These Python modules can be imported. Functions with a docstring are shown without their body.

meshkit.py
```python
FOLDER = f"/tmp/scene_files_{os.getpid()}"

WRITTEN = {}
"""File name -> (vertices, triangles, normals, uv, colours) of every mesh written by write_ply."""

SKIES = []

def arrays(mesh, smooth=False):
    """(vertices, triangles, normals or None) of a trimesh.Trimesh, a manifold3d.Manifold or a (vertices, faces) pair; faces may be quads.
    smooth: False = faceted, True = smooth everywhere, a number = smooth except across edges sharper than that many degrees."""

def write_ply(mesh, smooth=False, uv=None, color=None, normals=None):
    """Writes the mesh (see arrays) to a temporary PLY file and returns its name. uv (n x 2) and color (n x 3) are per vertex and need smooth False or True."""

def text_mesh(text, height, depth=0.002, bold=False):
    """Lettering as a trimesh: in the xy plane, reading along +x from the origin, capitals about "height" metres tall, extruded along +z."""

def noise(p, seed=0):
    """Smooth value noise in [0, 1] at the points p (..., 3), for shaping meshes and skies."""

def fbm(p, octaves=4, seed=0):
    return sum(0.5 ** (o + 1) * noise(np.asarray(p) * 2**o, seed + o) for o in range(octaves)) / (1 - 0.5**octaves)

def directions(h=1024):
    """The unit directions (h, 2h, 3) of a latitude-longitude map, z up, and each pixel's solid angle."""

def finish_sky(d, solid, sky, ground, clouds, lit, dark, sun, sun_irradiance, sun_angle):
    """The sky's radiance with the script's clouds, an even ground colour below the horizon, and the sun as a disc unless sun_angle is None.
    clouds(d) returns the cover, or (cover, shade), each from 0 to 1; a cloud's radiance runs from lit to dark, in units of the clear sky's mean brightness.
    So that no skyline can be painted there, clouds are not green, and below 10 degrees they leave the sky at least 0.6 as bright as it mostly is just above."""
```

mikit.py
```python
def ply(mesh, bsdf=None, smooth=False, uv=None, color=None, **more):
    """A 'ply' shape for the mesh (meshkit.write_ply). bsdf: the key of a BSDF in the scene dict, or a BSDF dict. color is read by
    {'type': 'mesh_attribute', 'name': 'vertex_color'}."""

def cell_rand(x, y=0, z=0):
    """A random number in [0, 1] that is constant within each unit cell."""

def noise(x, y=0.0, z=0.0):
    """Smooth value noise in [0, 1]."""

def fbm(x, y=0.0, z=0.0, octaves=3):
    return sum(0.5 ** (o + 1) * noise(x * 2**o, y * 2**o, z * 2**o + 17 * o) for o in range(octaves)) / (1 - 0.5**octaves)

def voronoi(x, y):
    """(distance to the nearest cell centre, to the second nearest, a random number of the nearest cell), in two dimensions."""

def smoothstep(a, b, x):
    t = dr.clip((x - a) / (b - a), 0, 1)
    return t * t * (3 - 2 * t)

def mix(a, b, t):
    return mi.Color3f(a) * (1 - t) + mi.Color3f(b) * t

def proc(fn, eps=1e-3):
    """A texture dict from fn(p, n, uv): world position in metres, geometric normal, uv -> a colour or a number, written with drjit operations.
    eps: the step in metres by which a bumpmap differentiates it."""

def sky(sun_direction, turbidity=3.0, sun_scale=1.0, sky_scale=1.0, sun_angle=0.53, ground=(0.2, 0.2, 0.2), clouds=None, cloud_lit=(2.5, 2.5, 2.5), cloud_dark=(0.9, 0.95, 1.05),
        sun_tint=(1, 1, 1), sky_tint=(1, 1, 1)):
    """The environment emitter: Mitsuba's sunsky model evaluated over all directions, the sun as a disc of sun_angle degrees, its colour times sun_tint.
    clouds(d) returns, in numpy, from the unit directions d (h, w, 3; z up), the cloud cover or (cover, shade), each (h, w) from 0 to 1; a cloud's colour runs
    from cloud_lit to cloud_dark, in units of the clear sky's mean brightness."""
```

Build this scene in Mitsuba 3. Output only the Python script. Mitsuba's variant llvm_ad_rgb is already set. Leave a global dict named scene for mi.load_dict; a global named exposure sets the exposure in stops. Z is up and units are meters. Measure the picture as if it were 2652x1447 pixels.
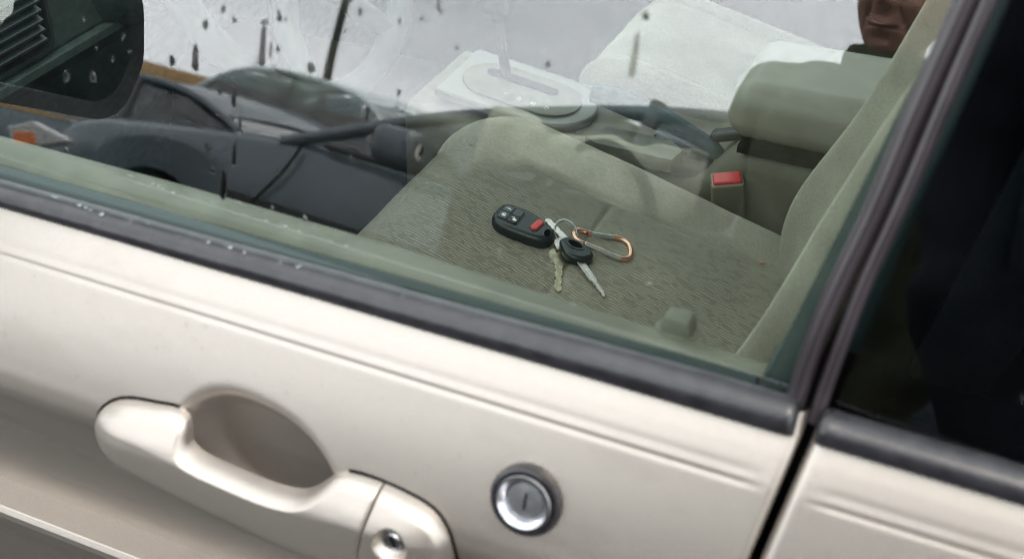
import math, random
import numpy as np, trimesh, shapely, shapely.geometry as sg, shapely.ops
import manifold3d as m3
import mitsuba as mi
import drjit as dr
import mikit, meshkit
from mikit import noise, fbm, voronoi, smoothstep, mix, proc
from scipy.spatial import Delaunay
from scipy.interpolate import PchipInterpolator, CubicSpline

T = mi.ScalarTransform4f
random.seed(7)
RNG = np.random.default_rng(7)
# ------------------------------------------------------------------ camera, sky, exposure
CAM = np.array([0.0611, -0.4808, 0.4182])
FWD = np.array([-0.32962, 0.74676, -0.57767])
UP = np.array([-0.24606, 0.52277, 0.81619])
scene, labels = {}, {}
scene['camera'] = {'type': 'thinlens', 'fov': 42.80, 'fov_axis': 'x', 'aperture_radius': 0.0025, 'focus_distance': 1.215,
                   'near_clip': 0.02, 'far_clip': 600.0,
                   'to_world': T().look_at(origin=CAM.tolist(), target=(CAM + FWD).tolist(), up=UP.tolist())}
exposure = 3.37


def overcast(d):
    q = np.stack([d[..., 0] * 2.2, d[..., 1] * 2.2, d[..., 2] * 9.0], -1)
    a = meshkit.fbm(q + 3.1, 4, 11)
    b = meshkit.fbm(q * np.array([1.0, 1.0, 1.8]) + 8.7, 4, 5)
    shade = np.clip((a - 0.40) * 2.8, 0, 1) * 0.65 + np.clip((b - 0.48) * 2.2, 0, 1) * 0.30
    return np.ones(d.shape[:-1]), shade


scene['sky'] = mikit.sky([0.25, -0.35, 0.75], turbidity=4, sun_scale=0.12, sun_angle=24, ground=(0.12, 0.12, 0.12),
                         clouds=overcast, cloud_lit=(2.44, 2.54, 2.60), cloud_dark=(0.98, 1.12, 1.20))

# ------------------------------------------------------------------ materials
def bsdf(name, d, two=True):
    scene['mat_' + name] = {'type': 'twosided', 'bsdf': d} if two else d
    return name


def rgb(*c):
    return {'type': 'rgb', 'value': list(c)}


def prin(col, rough=0.5, **k):
    return {'type': 'principled', 'base_color': col if isinstance(col, dict) else rgb(*col), 'roughness': rough, **k}


def bump(d, fn, scale=1.0, eps=4e-4):
    return {'type': 'bumpmap', 'arbitrary': proc(fn, eps), 'scale': scale, 'bsdf': d}


def two_tone(c1, c2, fx, fy, fz, lo=0.3, hi=0.7):
    return proc(lambda p, n, uv: mix(c1, c2, smoothstep(lo, hi, fbm(p.x * fx, p.y * fy, p.z * fz))))


def paint_fn(p, n, uv):
    grime = smoothstep(0.52, 0.8, fbm(p.x * 22, p.y * 22, p.z * 45, 4))
    flake = noise(p.x * 2600, p.y * 2600, p.z * 2600)
    c = mix((0.475, 0.432, 0.392), (0.565, 0.518, 0.472), flake)
    c = mix(c, (0.40, 0.36, 0.315), grime * 0.34)
    band = smoothstep(0.016, 0.002, dr.abs(p.z + 0.172 + 0.03 * (p.x + 0.45) + 0.006 * fbm(p.x * 30, 1.0))) * smoothstep(-0.30, -0.36, p.x)  # pale streak: a reflection put into the paint colour, broken up with dusty scuffs
    sheen_scuff = smoothstep(0.50, 0.68, fbm(p.x * 150, p.z * 420, p.x * 40, 3))
    return mix(c, (0.62, 0.60, 0.56), band * sheen_scuff * 0.55)


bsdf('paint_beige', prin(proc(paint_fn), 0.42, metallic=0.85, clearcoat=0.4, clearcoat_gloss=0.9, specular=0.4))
bsdf('rubber', bump(prin(two_tone((0.012, 0.012, 0.015), (0.022, 0.022, 0.027), 120, 120, 120), 0.30, specular=0.75),
                    lambda p, n, uv: fbm(p.x * 500, p.y * 500, p.z * 500) * 0.0001, 1.0))
bsdf('rubber_inner', prin((0.016, 0.032, 0.033), 0.45))
bsdf('black_plastic', prin(two_tone((0.012, 0.013, 0.015), (0.02, 0.021, 0.024), 60, 60, 60), 0.4))
bsdf('gap_black', prin((0.004, 0.004, 0.004), 0.9, specular=0.1))
bsdf('trim_black', prin(two_tone((0.020, 0.016, 0.020), (0.03, 0.025, 0.03), 70, 70, 30), 0.27, specular=0.8))
GT = 0.86
bsdf('glass_front', {'type': 'thindielectric', 'int_ior': 2.05, 'specular_transmittance': rgb(0.85, 0.92, 0.875)}, False)
bsdf('glass_rear', {'type': 'thindielectric', 'int_ior': 1.5, 'specular_transmittance': rgb(0.025, 0.04, 0.055)}, False)
bsdf('glass_tinted', {'type': 'thindielectric', 'int_ior': 1.5, 'specular_transmittance': rgb(0.22, 0.27, 0.27)}, False)
bsdf('glass_clear', {'type': 'thindielectric', 'int_ior': 1.5, 'specular_transmittance': rgb(0.88, 0.94, 0.91)}, False)
bsdf('water', {'type': 'dielectric', 'int_ior': 1.33, 'ext_ior': 1.0}, False)


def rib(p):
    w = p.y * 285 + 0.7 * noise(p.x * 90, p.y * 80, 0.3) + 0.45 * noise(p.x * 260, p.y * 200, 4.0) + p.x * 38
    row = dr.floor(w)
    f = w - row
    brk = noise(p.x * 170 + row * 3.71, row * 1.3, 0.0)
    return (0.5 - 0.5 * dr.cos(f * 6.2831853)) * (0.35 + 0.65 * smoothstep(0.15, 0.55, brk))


def insert_fn(p, n, uv):
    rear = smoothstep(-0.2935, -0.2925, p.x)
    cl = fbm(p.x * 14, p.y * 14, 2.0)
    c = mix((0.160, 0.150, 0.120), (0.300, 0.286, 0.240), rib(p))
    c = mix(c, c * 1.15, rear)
    return c * (0.88 + 0.24 * cl)


def insert_h(p, n, uv):
    return rib(p) * 0.0010


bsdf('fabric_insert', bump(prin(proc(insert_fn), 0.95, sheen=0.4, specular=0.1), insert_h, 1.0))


def suede_fn(p, n, uv):
    m = fbm(p.x * 18, p.y * 18, p.z * 18, 3)
    f = noise(p.x * 700, p.y * 700, p.z * 700)
    c = mix((0.262, 0.246, 0.200), (0.335, 0.318, 0.262), smoothstep(0.25, 0.75, m))
    return c * (0.86 + 0.28 * f)


bsdf('fabric_suede', bump(prin(proc(suede_fn), 0.95, sheen=0.7, specular=0.1),
                          lambda p, n, uv: noise(p.x * 800, p.y * 800, p.z * 800) * 0.0002, 1.0))
bsdf('vinyl', bump(prin(two_tone((0.27, 0.262, 0.215), (0.31, 0.30, 0.25), 30, 30, 30), 0.42, specular=0.5),
                   lambda p, n, uv: fbm(p.x * 500, p.y * 500, p.z * 500) * 0.00012, 1.0))
bsdf('console_plastic', prin(two_tone((0.135, 0.125, 0.095), (0.165, 0.155, 0.12), 40, 40, 40), 0.55))
bsdf('plate_plastic', prin((0.20, 0.20, 0.175), 0.32))
bsdf('pale_trim', prin(two_tone((0.145, 0.148, 0.122), (0.175, 0.178, 0.148), 45, 45, 45), 0.55))
bsdf('carpet', prin((0.022, 0.021, 0.018), 0.95, specular=0.1))
bsdf('dash_plastic', prin(two_tone((0.045, 0.070, 0.072), (0.06, 0.09, 0.092), 120, 120, 120), 0.5))
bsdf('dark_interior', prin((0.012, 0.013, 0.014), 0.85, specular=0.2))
bsdf('headliner', prin((0.62, 0.60, 0.54), 0.95, specular=0.1))
bsdf('navy_plastic', prin(two_tone((0.005, 0.012, 0.013), (0.009, 0.018, 0.019), 150, 150, 150), 0.34, specular=0.55))
bsdf('button_plastic', prin((0.02, 0.032, 0.034), 0.3, specular=0.6))
bsdf('button_black', prin((0.006, 0.008, 0.009), 0.3, specular=0.5))
bsdf('white_print', prin((0.8, 0.82, 0.82), 0.4))
bsdf('red_plastic', prin(proc(lambda p, n, uv: mix((0.50, 0.03, 0.035), (0.62, 0.06, 0.06), fbm(p.x * 300, p.y * 300, p.z * 300))), 0.3))
bsdf('buckle_red', prin((0.62, 0.045, 0.05), 0.25, clearcoat=0.5))
bsdf('buckle_plastic', prin((0.26, 0.245, 0.185), 0.4))


def metal(name, c, rough, c2=None):
    c2 = c2 or tuple(x * 0.8 for x in c)
    bsdf(name, prin(two_tone(c, c2, 260, 260, 260), rough, metallic=1.0))


metal('nickel', (0.86, 0.82, 0.78), 0.34)
metal('nickel_worn', (0.78, 0.73, 0.70), 0.36)
metal('brass', (0.52, 0.48, 0.36), 0.30, (0.36, 0.32, 0.21))
metal('copper', (0.86, 0.52, 0.38), 0.22)
metal('steel', (0.72, 0.75, 0.76), 0.22)
metal('chrome', (0.62, 0.63, 0.66), 0.16)
metal('satin_chrome', (0.70, 0.71, 0.75), 0.22)
metal('satin_steel', (0.36, 0.37, 0.39), 0.5)
metal('chrome_dark', (0.33, 0.34, 0.36), 0.3)
bsdf('mirror_glass', {'type': 'conductor', 'material': 'Ag', 'specular_reflectance': rgb(0.62, 0.66, 0.64)})
bsdf('paint_dark_blue', prin(two_tone((0.080, 0.100, 0.115), (0.092, 0.114, 0.132), 8, 8, 20), 0.3, clearcoat=1.0, metallic=0.2))
bsdf('paint_silver', prin((0.50, 0.56, 0.57), 0.3, clearcoat=0.7, metallic=0.2))
bsdf('amber', prin((0.60, 0.15, 0.035), 0.25, clearcoat=0.6))
bsdf('lamp_clear', prin((0.36, 0.35, 0.34), 0.2, clearcoat=0.8))
bsdf('tyre', prin((0.014, 0.014, 0.014), 0.8))
bsdf('seat_far', prin((0.10, 0.10, 0.09), 0.9))
bsdf('skin', prin(two_tone((0.25, 0.135, 0.095), (0.33, 0.185, 0.13), 90, 90, 90), 0.65, specular=0.3))
bsdf('lip', prin((0.27, 0.10, 0.08), 0.45))
bsdf('teeth', prin((0.55, 0.5, 0.42), 0.3))
bsdf('hair', prin((0.018, 0.014, 0.011), 0.6))
bsdf('cloth_olive', prin(two_tone((0.045, 0.05, 0.028), (0.07, 0.075, 0.045), 25, 25, 25), 0.9))
bsdf('cloth_sage', prin(two_tone((0.16, 0.15, 0.11), (0.21, 0.2, 0.15), 12, 12, 12), 0.9))
bsdf('cloth_pale', prin(two_tone((0.30, 0.315, 0.25), (0.38, 0.395, 0.32), 12, 12, 12), 0.9))
bsdf('bag_black', prin(two_tone((0.008, 0.009, 0.009), (0.014, 0.015, 0.015), 40, 40, 40), 0.85, specular=0.15))
bsdf('cloth_navy', prin(two_tone((0.012, 0.014, 0.02), (0.02, 0.022, 0.03), 25, 25, 25), 0.9))
bsdf('cloth_dark', prin((0.025, 0.025, 0.03), 0.9))
bsdf('leather', prin((0.02, 0.015, 0.012), 0.5))
bsdf('asphalt', prin(proc(lambda p, n, uv: mix((0.009, 0.0088, 0.0085), (0.026, 0.025, 0.024), fbm(p.x * 40, p.y * 40, 0.0, 4)) * (0.7 + 0.6 * fbm(p.x * 0.5, p.y * 0.5, 3.0))), 0.55))
bsdf('dry_grass', prin(proc(lambda p, n, uv: mix((0.10, 0.055, 0.018), (0.21, 0.125, 0.045), fbm(p.x * 1.1, p.y * 1.1, p.z * 9, 4))), 0.95))
bsdf('bark', prin((0.045, 0.048, 0.036), 0.9))
bsdf('line_paint', prin((0.7, 0.7, 0.68), 0.7))
bsdf('crumb', prin((0.62, 0.22, 0.10), 0.7))

# ------------------------------------------------------------------ helpers
taken = {}


def add(key, mesh, mat, smooth=30, **more):
    """One entry of the scene under key, numbered when it is taken."""
    n = taken.get(key, -1) + 1
    taken[key] = n
    k = key if n == 0 else f'{key}_{n:03d}'
    scene[k] = mikit.ply(mesh, 'mat_' + mat, smooth=smooth, **more)
    return k


def tri(m):
    if isinstance(m, m3.Manifold):
        mm = m.to_mesh()
        return trimesh.Trimesh(np.array(mm.vert_properties[:, :3]), np.array(mm.tri_verts), process=False)
    return m


def man(m):
    return m3.Manifold(m3.Mesh(np.asarray(m.vertices, np.float32), np.asarray(m.faces, np.uint32)))


def cat(*ms):
    return trimesh.util.concatenate([tri(m) for m in ms])


def grid_faces(nr, nc, wrap=False):
    i, j = np.meshgrid(np.arange(nr - 1), np.arange(nc if wrap else nc - 1), indexing='ij')
    a = i * nc + j
    b = i * nc + (j + 1) % nc
    c, d = b + nc, a + nc
    return np.vstack([np.stack([a, b, c], -1).reshape(-1, 3), np.stack([a, c, d], -1).reshape(-1, 3)])


def sheet(P):
    P = np.asarray(P, float)
    return trimesh.Trimesh(P.reshape(-1, 3), grid_faces(P.shape[0], P.shape[1]), process=False)


def loft(S, caps=True):
    """Closed sections S (n, m, 3) skinned in order; fan caps."""
    S = np.asarray(S, float)
    n, m = S.shape[:2]
    v = S.reshape(-1, 3)
    f = [grid_faces(n, m, True)]
    if caps:
        v = np.vstack([v, S[0].mean(0), S[-1].mean(0)])
        j = np.arange(m)
        f.append(np.stack([np.full(m, n * m), (j + 1) % m, j], -1))
        f.append(np.stack([np.full(m, n * m + 1), (n - 1) * m + j, (n - 1) * m + (j + 1) % m], -1))
    t = trimesh.Trimesh(v, np.vstack(f), process=False)
    t.fix_normals()
    return t


def tube(path, r, ns=14, caps=True, closed=False):
    P = np.asarray(path, float)
    n = len(P)
    r = np.broadcast_to(np.asarray(r, float), (n,))
    if closed:
        tan = np.roll(P, -1, 0) - np.roll(P, 1, 0)
    else:
        tan = np.gradient(P, axis=0)
    tan /= np.linalg.norm(tan, axis=1, keepdims=True)
    a = np.array([0, 0, 1.0]) if abs(tan[0][2]) < 0.9 else np.array([1.0, 0, 0])
    S = []
    for i in range(n):
        b = np.cross(tan[i], a); b /= np.linalg.norm(b)
        a = np.cross(b, tan[i])
        t = np.linspace(0, 2 * np.pi, ns, endpoint=False)
        S.append(P[i] + r[i] * (np.cos(t)[:, None] * a + np.sin(t)[:, None] * b))
    S = np.array(S)
    if closed:
        S = np.concatenate([S, S[:1]])
        return loft(S, False)
    return loft(S, caps)


def smooth_path(pts, n=60, closed=False):
    pts = np.asarray(pts, float)
    if closed:
        pts = np.vstack([pts, pts[:1]])
    s = np.r_[0, np.cumsum(np.linalg.norm(np.diff(pts, axis=0), axis=1))]
    cs = CubicSpline(s, pts, bc_type='periodic' if closed else 'natural')
    q = np.linspace(0, s[-1], n + (1 if closed else 0))
    r = cs(q)
    return r[:-1] if closed else r


def extrude_x(prof, x0, x1, n=2, xs=None):
    """A (y, z) profile swept along x."""
    prof = np.asarray(prof, float)
    xs = np.linspace(x0, x1, n) if xs is None else xs
    return loft([np.c_[np.full(len(prof), x), prof] for x in xs])


def rounded(pts, r, q=6):
    g = sg.Polygon(pts).buffer(-r).buffer(r, quad_segs=q)
    return np.array(g.exterior.coords)[:-1]


def resample(poly, n):
    ring = poly.exterior if hasattr(poly, 'exterior') else poly
    return np.array([ring.interpolate(t, normalized=True).coords[0] for t in np.linspace(0, 1, n, endpoint=False)])


def hull(pts):
    return trimesh.Trimesh(np.asarray(pts, float)).convex_hull if False else trimesh.convex.convex_hull(np.asarray(pts, float))


def pillow(poly, h, r, z0=0.0, n=90, steps=5):
    """A convex outline as a slab of height h with edges rounded by r (xy plane, z up)."""
    P = []
    for a in np.linspace(0, np.pi / 2, steps):
        o = np.array(poly.buffer(-r * (1 - math.cos(a)) - 1e-6, quad_segs=10).exterior.coords)
        P.append(np.c_[o, np.full(len(o), z0 + h - r + r * math.sin(a))])
        P.append(np.c_[o, np.full(len(o), z0 + r - r * math.sin(a))])
    return hull(np.vstack(P))


def rbox(sx, sy, sz, r, n=2):
    s = np.array([[x, y, z] for x in (-1, 1) for y in (-1, 1) for z in (-1, 1)]) * (np.array([sx, sy, sz]) / 2 - r)
    ball = trimesh.creation.icosphere(n, r).vertices
    return hull((s[:, None] + ball[None]).reshape(-1, 3))


def prism(poly, h, z0=0.0):
    t = trimesh.creation.extrude_polygon(poly, h, engine='earcut')
    t.apply_translation([0, 0, z0])
    return t


def move(m, loc=(0, 0, 0), M=None):
    m = m.copy()
    A = np.eye(4)
    if M is not None:
        A[:3, :3] = M
    A[:3, 3] = loc
    m.apply_transform(A)
    return m


def axes(x, up):
    x = np.asarray(x, float); x /= np.linalg.norm(x)
    up = np.asarray(up, float)
    y = np.cross(up, x); y /= np.linalg.norm(y)
    return np.stack([x, y, np.cross(x, y)], 1)


def tag(key, label, category, group=None, kind=None):
    labels[key] = {'label': label, 'category': category}
    if group: labels[key]['group'] = group
    if kind: labels[key]['kind'] = kind


def ellipse(cx, cy, rx, ry, n=48):
    t = np.linspace(0, 2 * np.pi, n, endpoint=False)
    return sg.Polygon(np.c_[cx + rx * np.cos(t), cy + ry * np.sin(t)])


GROUND = -0.92
# ------------------------------------------------------------------ the ground
gx = np.r_[-300, -80, -40, np.linspace(-24, 12, 60), 40, 300]
gy = np.r_[-300, -80, -40, np.linspace(-22, 8, 80), 40, 300]
X, Y = np.meshgrid(gx, gy, indexing='ij')
dip = np.clip((-Y - 4.8) / 1.6, 0, 1)
Z = GROUND - 0.42 * dip * dip * (3 - 2 * dip)
add('ground', sheet(np.stack([X, Y, Z], -1)), 'asphalt', smooth=True)
labels['ground'] = {'label': 'grey asphalt of the car park around the cars', 'kind': 'structure'}
# the dry grass bank beyond the car park
bx = np.linspace(-70, 30, 160); by = np.linspace(-40, -13, 30)
X, Y = np.meshgrid(bx, by, indexing='ij')
hh = np.clip((-13 - Y) / 5.0, 0, 1) ** 0.7
Z = -1.5 + 1.52 * hh + 0.10 * hh * meshkit.fbm(np.stack([X * 0.6, Y * 0.6, 0 * X], -1), 4, 3)
add('dry_grass_bank', sheet(np.stack([X, Y, Z], -1)), 'dry_grass', smooth=True)
labels['dry_grass_bank'] = {'label': 'brown dry grass bank at the edge of the car park', 'kind': 'structure'}

# ------------------------------------------------------------------ the beige car: body
CAR = 'beige_car'
tag(CAR, 'beige metallic car with a wet driver window and keys lying on its driver seat', 'car')
Q = np.array([-0.05018, -0.95751, 0.28402])          # outward normal of the door glass
G0 = np.array([0.0, 0.012, 0.010])


def glass_y(x, z):
    """y of the door glass plane at (x, z)."""
    return G0[1] - (Q[0] * (x - G0[0]) + Q[2] * (z - G0[2])) / Q[1]


SKIN_Z = np.array([-0.75, -0.6, -0.42, -0.30, -0.25, -0.20, -0.18, -0.15, -0.12, -0.106, -0.099, -0.092, -0.08, -0.06, -0.030, -0.0225, -0.010, 0.0, 0.012])
SKIN_Y = np.array([0.16, 0.135, 0.092, 0.0430, 0.0200, -0.0030, -0.0120, -0.0258, -0.0399, -0.0456, -0.0468, -0.0459, -0.0420, -0.0338, -0.0192, -0.0152, -0.0072, 0.0, 0.0070])
skin_f = PchipInterpolator(SKIN_Z, SKIN_Y)


def gap_x(z):
    return 0.0005 + 0.17 * np.minimum(z, 0.0) + 0.0 * z


def crease(z, x, x_end, side):
    """Depth of the groove pressed along the shoulder; it fades out near the door edge."""
    fade = np.clip((x_end - x) * side / 0.014, 0, 1)
    lower = np.exp(-((z + 0.0240) / 0.0014) ** 2) * 0.0005
    upper = np.exp(-((z + 0.0185) / 0.0022) ** 2) * 0.0003
    return (lower + upper) * fade


BC, BRX, BRZ = (-0.2850, -0.111), 0.0600, 0.0570


def front_skin(x, z):
    base = skin_f(z) + crease(z, x, gap_x(z) - 0.006, 1)
    dx, dz = x - BC[0], z - BC[1]
    dz = dz + 0.16 * dx
    rho = (np.abs(dx / BRX) ** 2.3 + np.abs(dz / BRZ) ** 2.3) ** (1 / 2.3)
    t = np.clip((1.05 - rho) / 0.42, 0, 1)
    t = t * t * t * (t * (6 * t - 15) + 10)
    v = np.clip((BC[1] + BRZ - z) / (1.9 * BRZ), 0, 1)
    return base * (1 - t) + t * (-0.025 + 0.017 * v)


zs = np.r_[np.linspace(-0.75, -0.36, 14), np.linspace(-0.35, -0.20, 50), np.linspace(-0.198, -0.04, 140), np.linspace(-0.039, 0.010, 90)]
us = np.r_[np.linspace(0, 0.42, 20), np.linspace(0.43, 0.60, 40), np.linspace(0.602, 0.80, 170), np.linspace(0.802, 0.985, 110), np.linspace(0.9855, 1.0, 14)]
Zg, Ug = np.meshgrid(zs, us, indexing='ij')
Xg = -1.02 + Ug * (gap_x(Zg) - 0.0005 + 1.02)
Yg = front_skin(Xg, Zg)
edge = np.clip((Xg - (gap_x(Zg) - 0.0045)) / 0.0040, 0, 1)      # panel edge rolls into the gap
Yg = Yg + 0.0042 * (1 - np.sqrt(np.clip(1 - edge ** 2, 0, 1)))
P = np.stack([Xg, Yg, Zg], -1)
ret = P[:, -1:].copy(); ret[..., 1] += 0.03
FD = CAR + '__front_door'
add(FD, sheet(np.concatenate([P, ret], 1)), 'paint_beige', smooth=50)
labels[FD] = {'label': 'beige front door with a pull handle in a rounded recess'}
# rear door
us = np.r_[np.linspace(0, 0.03, 14), np.linspace(0.032, 0.2, 60), np.linspace(0.22, 1, 20)]
Zg, Ug = np.meshgrid(zs, us, indexing='ij')
x0 = gap_x(Zg) + 0.0048
Xg = x0 + Ug * (0.95 - x0)
Yg = skin_f(Zg) + crease(Zg, Xg, x0 + 0.006, -1)
edge = np.clip((x0 + 0.0040 - Xg) / 0.0040, 0, 1)
Yg = Yg + 0.0042 * (1 - np.sqrt(np.clip(1 - edge ** 2, 0, 1)))
P = np.stack([Xg, Yg, Zg], -1)
ret = P[:, :1].copy(); ret[..., 1] += 0.03
RD = CAR + '__rear_door'
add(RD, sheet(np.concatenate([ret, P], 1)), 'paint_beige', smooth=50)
labels[RD] = {'label': 'beige rear door with a dark tinted window'}
# dark jamb behind the gap
zz = np.linspace(-0.75, 0.03, 40)
J = [[np.array([gap_x(z) - 0.02, max(0.016, skin_f(z) + 0.022), z]), np.array([gap_x(z) + 0.028, max(0.016, skin_f(z) + 0.022), z])] for z in zz]
add(CAR + '__door_jamb', sheet(J), 'gap_black')

# belt seals: rubber strip between paint and glass
_t = np.linspace(-0.35, math.pi * 0.62, 16)
seal = np.vstack([np.c_[0.0062 - 0.0108 * np.cos(_t), 0.0060 + 0.0125 * np.sin(_t)], [[0.0118, 0.012], [0.0118, -0.012], [0.002, -0.012], [0.001, -0.002]]])


def seal_mesh(x0, x1, taper0, taper1):
    xs = np.r_[np.linspace(x0, x0 + 0.006, 6), np.linspace(x0 + 0.012, x1 - 0.012, 60), np.linspace(x1 - 0.006, x1, 6)]
    S = []
    for x in xs:
        k = 1.0
        if taper0: k = min(k, math.sqrt(max(0.0, 1 - (1 - min(1, (x - x0) / 0.005)) ** 2)) * 0.25 + 0.75)
        if taper1: k = min(k, math.sqrt(max(0.0, 1 - (1 - min(1, (x1 - x) / 0.005)) ** 2)) * 0.25 + 0.75)
        w = 0.00015 * math.sin(x * 41)
        c = np.array([0.006, 0.0])
        tz = np.interp(x, [-1.0, -0.49, -0.05, 0.0, 0.02, 0.2], [0.55, 0.66, 0.90, 0.86, 0.78, 0.70])
        pr = (seal - c) * np.array([k, k * tz]) + c
        S.append(np.c_[np.full(len(pr), x), pr[:, 0] + w, pr[:, 1]])
    return loft(S)


add(FD + '__belt_seal', seal_mesh(-1.0, -0.0035, False, True), 'rubber', smooth=40)
add(RD + '__belt_seal', seal_mesh(0.0065, 0.93, True, False), 'rubber', smooth=40)

# the pull handle
outline = [(-0.3965, -0.1010), (-0.3920, -0.0895), (-0.382, -0.0815), (-0.370, -0.0778), (-0.352, -0.0755), (-0.3365, -0.0752), (-0.3310, -0.0790), (-0.3300, -0.0850), (-0.3285, -0.0905), (-0.3225, -0.0942), (-0.3060, -0.0970), (-0.2880, -0.0990), (-0.2680, -0.0993), (-0.2510, -0.0950), (-0.2410, -0.0870), (-0.2320, -0.0795),
           (-0.2200, -0.0772), (-0.2030, -0.0778), (-0.1860, -0.0798), (-0.1725, -0.0845), (-0.1645, -0.0940), (-0.1625, -0.1080), (-0.1650, -0.1220), (-0.1740, -0.1360), (-0.194, -0.1440), (-0.2250, -0.1440), (-0.253, -0.1420), (-0.2900, -0.1370), (-0.333, -0.1300), (-0.360, -0.1245), (-0.380, -0.1180), (-0.3930, -0.1095)]
HP = sg.Polygon(smooth_path(outline, 220, True)).buffer(0)
BREAK = sg.LineString([(-0.2010, -0.05), (-0.2070, -0.085), (-0.2130, -0.115), (-0.2170, -0.19)])
KEYHOLE = np.array([-0.1930, -0.1010])


def inflate(poly, extra=None, step=0.0013):
    ring = np.array(poly.exterior.segmentize(0.0016).coords)[:-1]
    x0, z0, x1, z1 = poly.bounds
    gx, gz = np.meshgrid(np.arange(x0, x1, step), np.arange(z0, z1, step))
    pts = np.c_[gx.ravel(), gz.ravel()]
    inner = poly.buffer(-0.0006)
    pts = pts[shapely.contains_xy(inner, pts[:, 0], pts[:, 1])]
    # finer rows close to the rim
    rim = [np.array(q.exterior.segmentize(0.0018).coords)[:-1] for o in (0.0006, 0.0014, 0.0026) for q in [poly.buffer(-o)] if q.geom_type == 'Polygon' and not q.is_empty]
    d = shapely.distance(shapely.boundary(poly), shapely.points(pts))
    pts = np.vstack([ring] + rim + [pts[d > 0.0036]])
    D = Delaunay(pts)
    c = pts[D.simplices].mean(1)
    f = D.simplices[shapely.contains_xy(poly, c[:, 0], c[:, 1])]
    return pts, f, len(ring)


_hx = np.linspace(HP.bounds[0] + 1e-4, HP.bounds[2] - 1e-4, 160)
_lo = np.array([HP.intersection(sg.LineString([(q, -0.3), (q, 0.0)])).bounds[1] for q in _hx])
_prof = PchipInterpolator([0.0, 0.12, 0.35, 0.60, 0.80, 0.93, 1.0], [0.91, 0.94, 0.98, 1.0, 0.92, 0.60, 0.08])
_ridge = PchipInterpolator([-0.41, -0.385, -0.36, -0.33, -0.30, -0.27, -0.245, -0.22, -0.19, -0.15], [-0.096, -0.0935, -0.0940, -0.0985, -0.1025, -0.1045, -0.1030, -0.0990, -0.0975, -0.0990])


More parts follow.
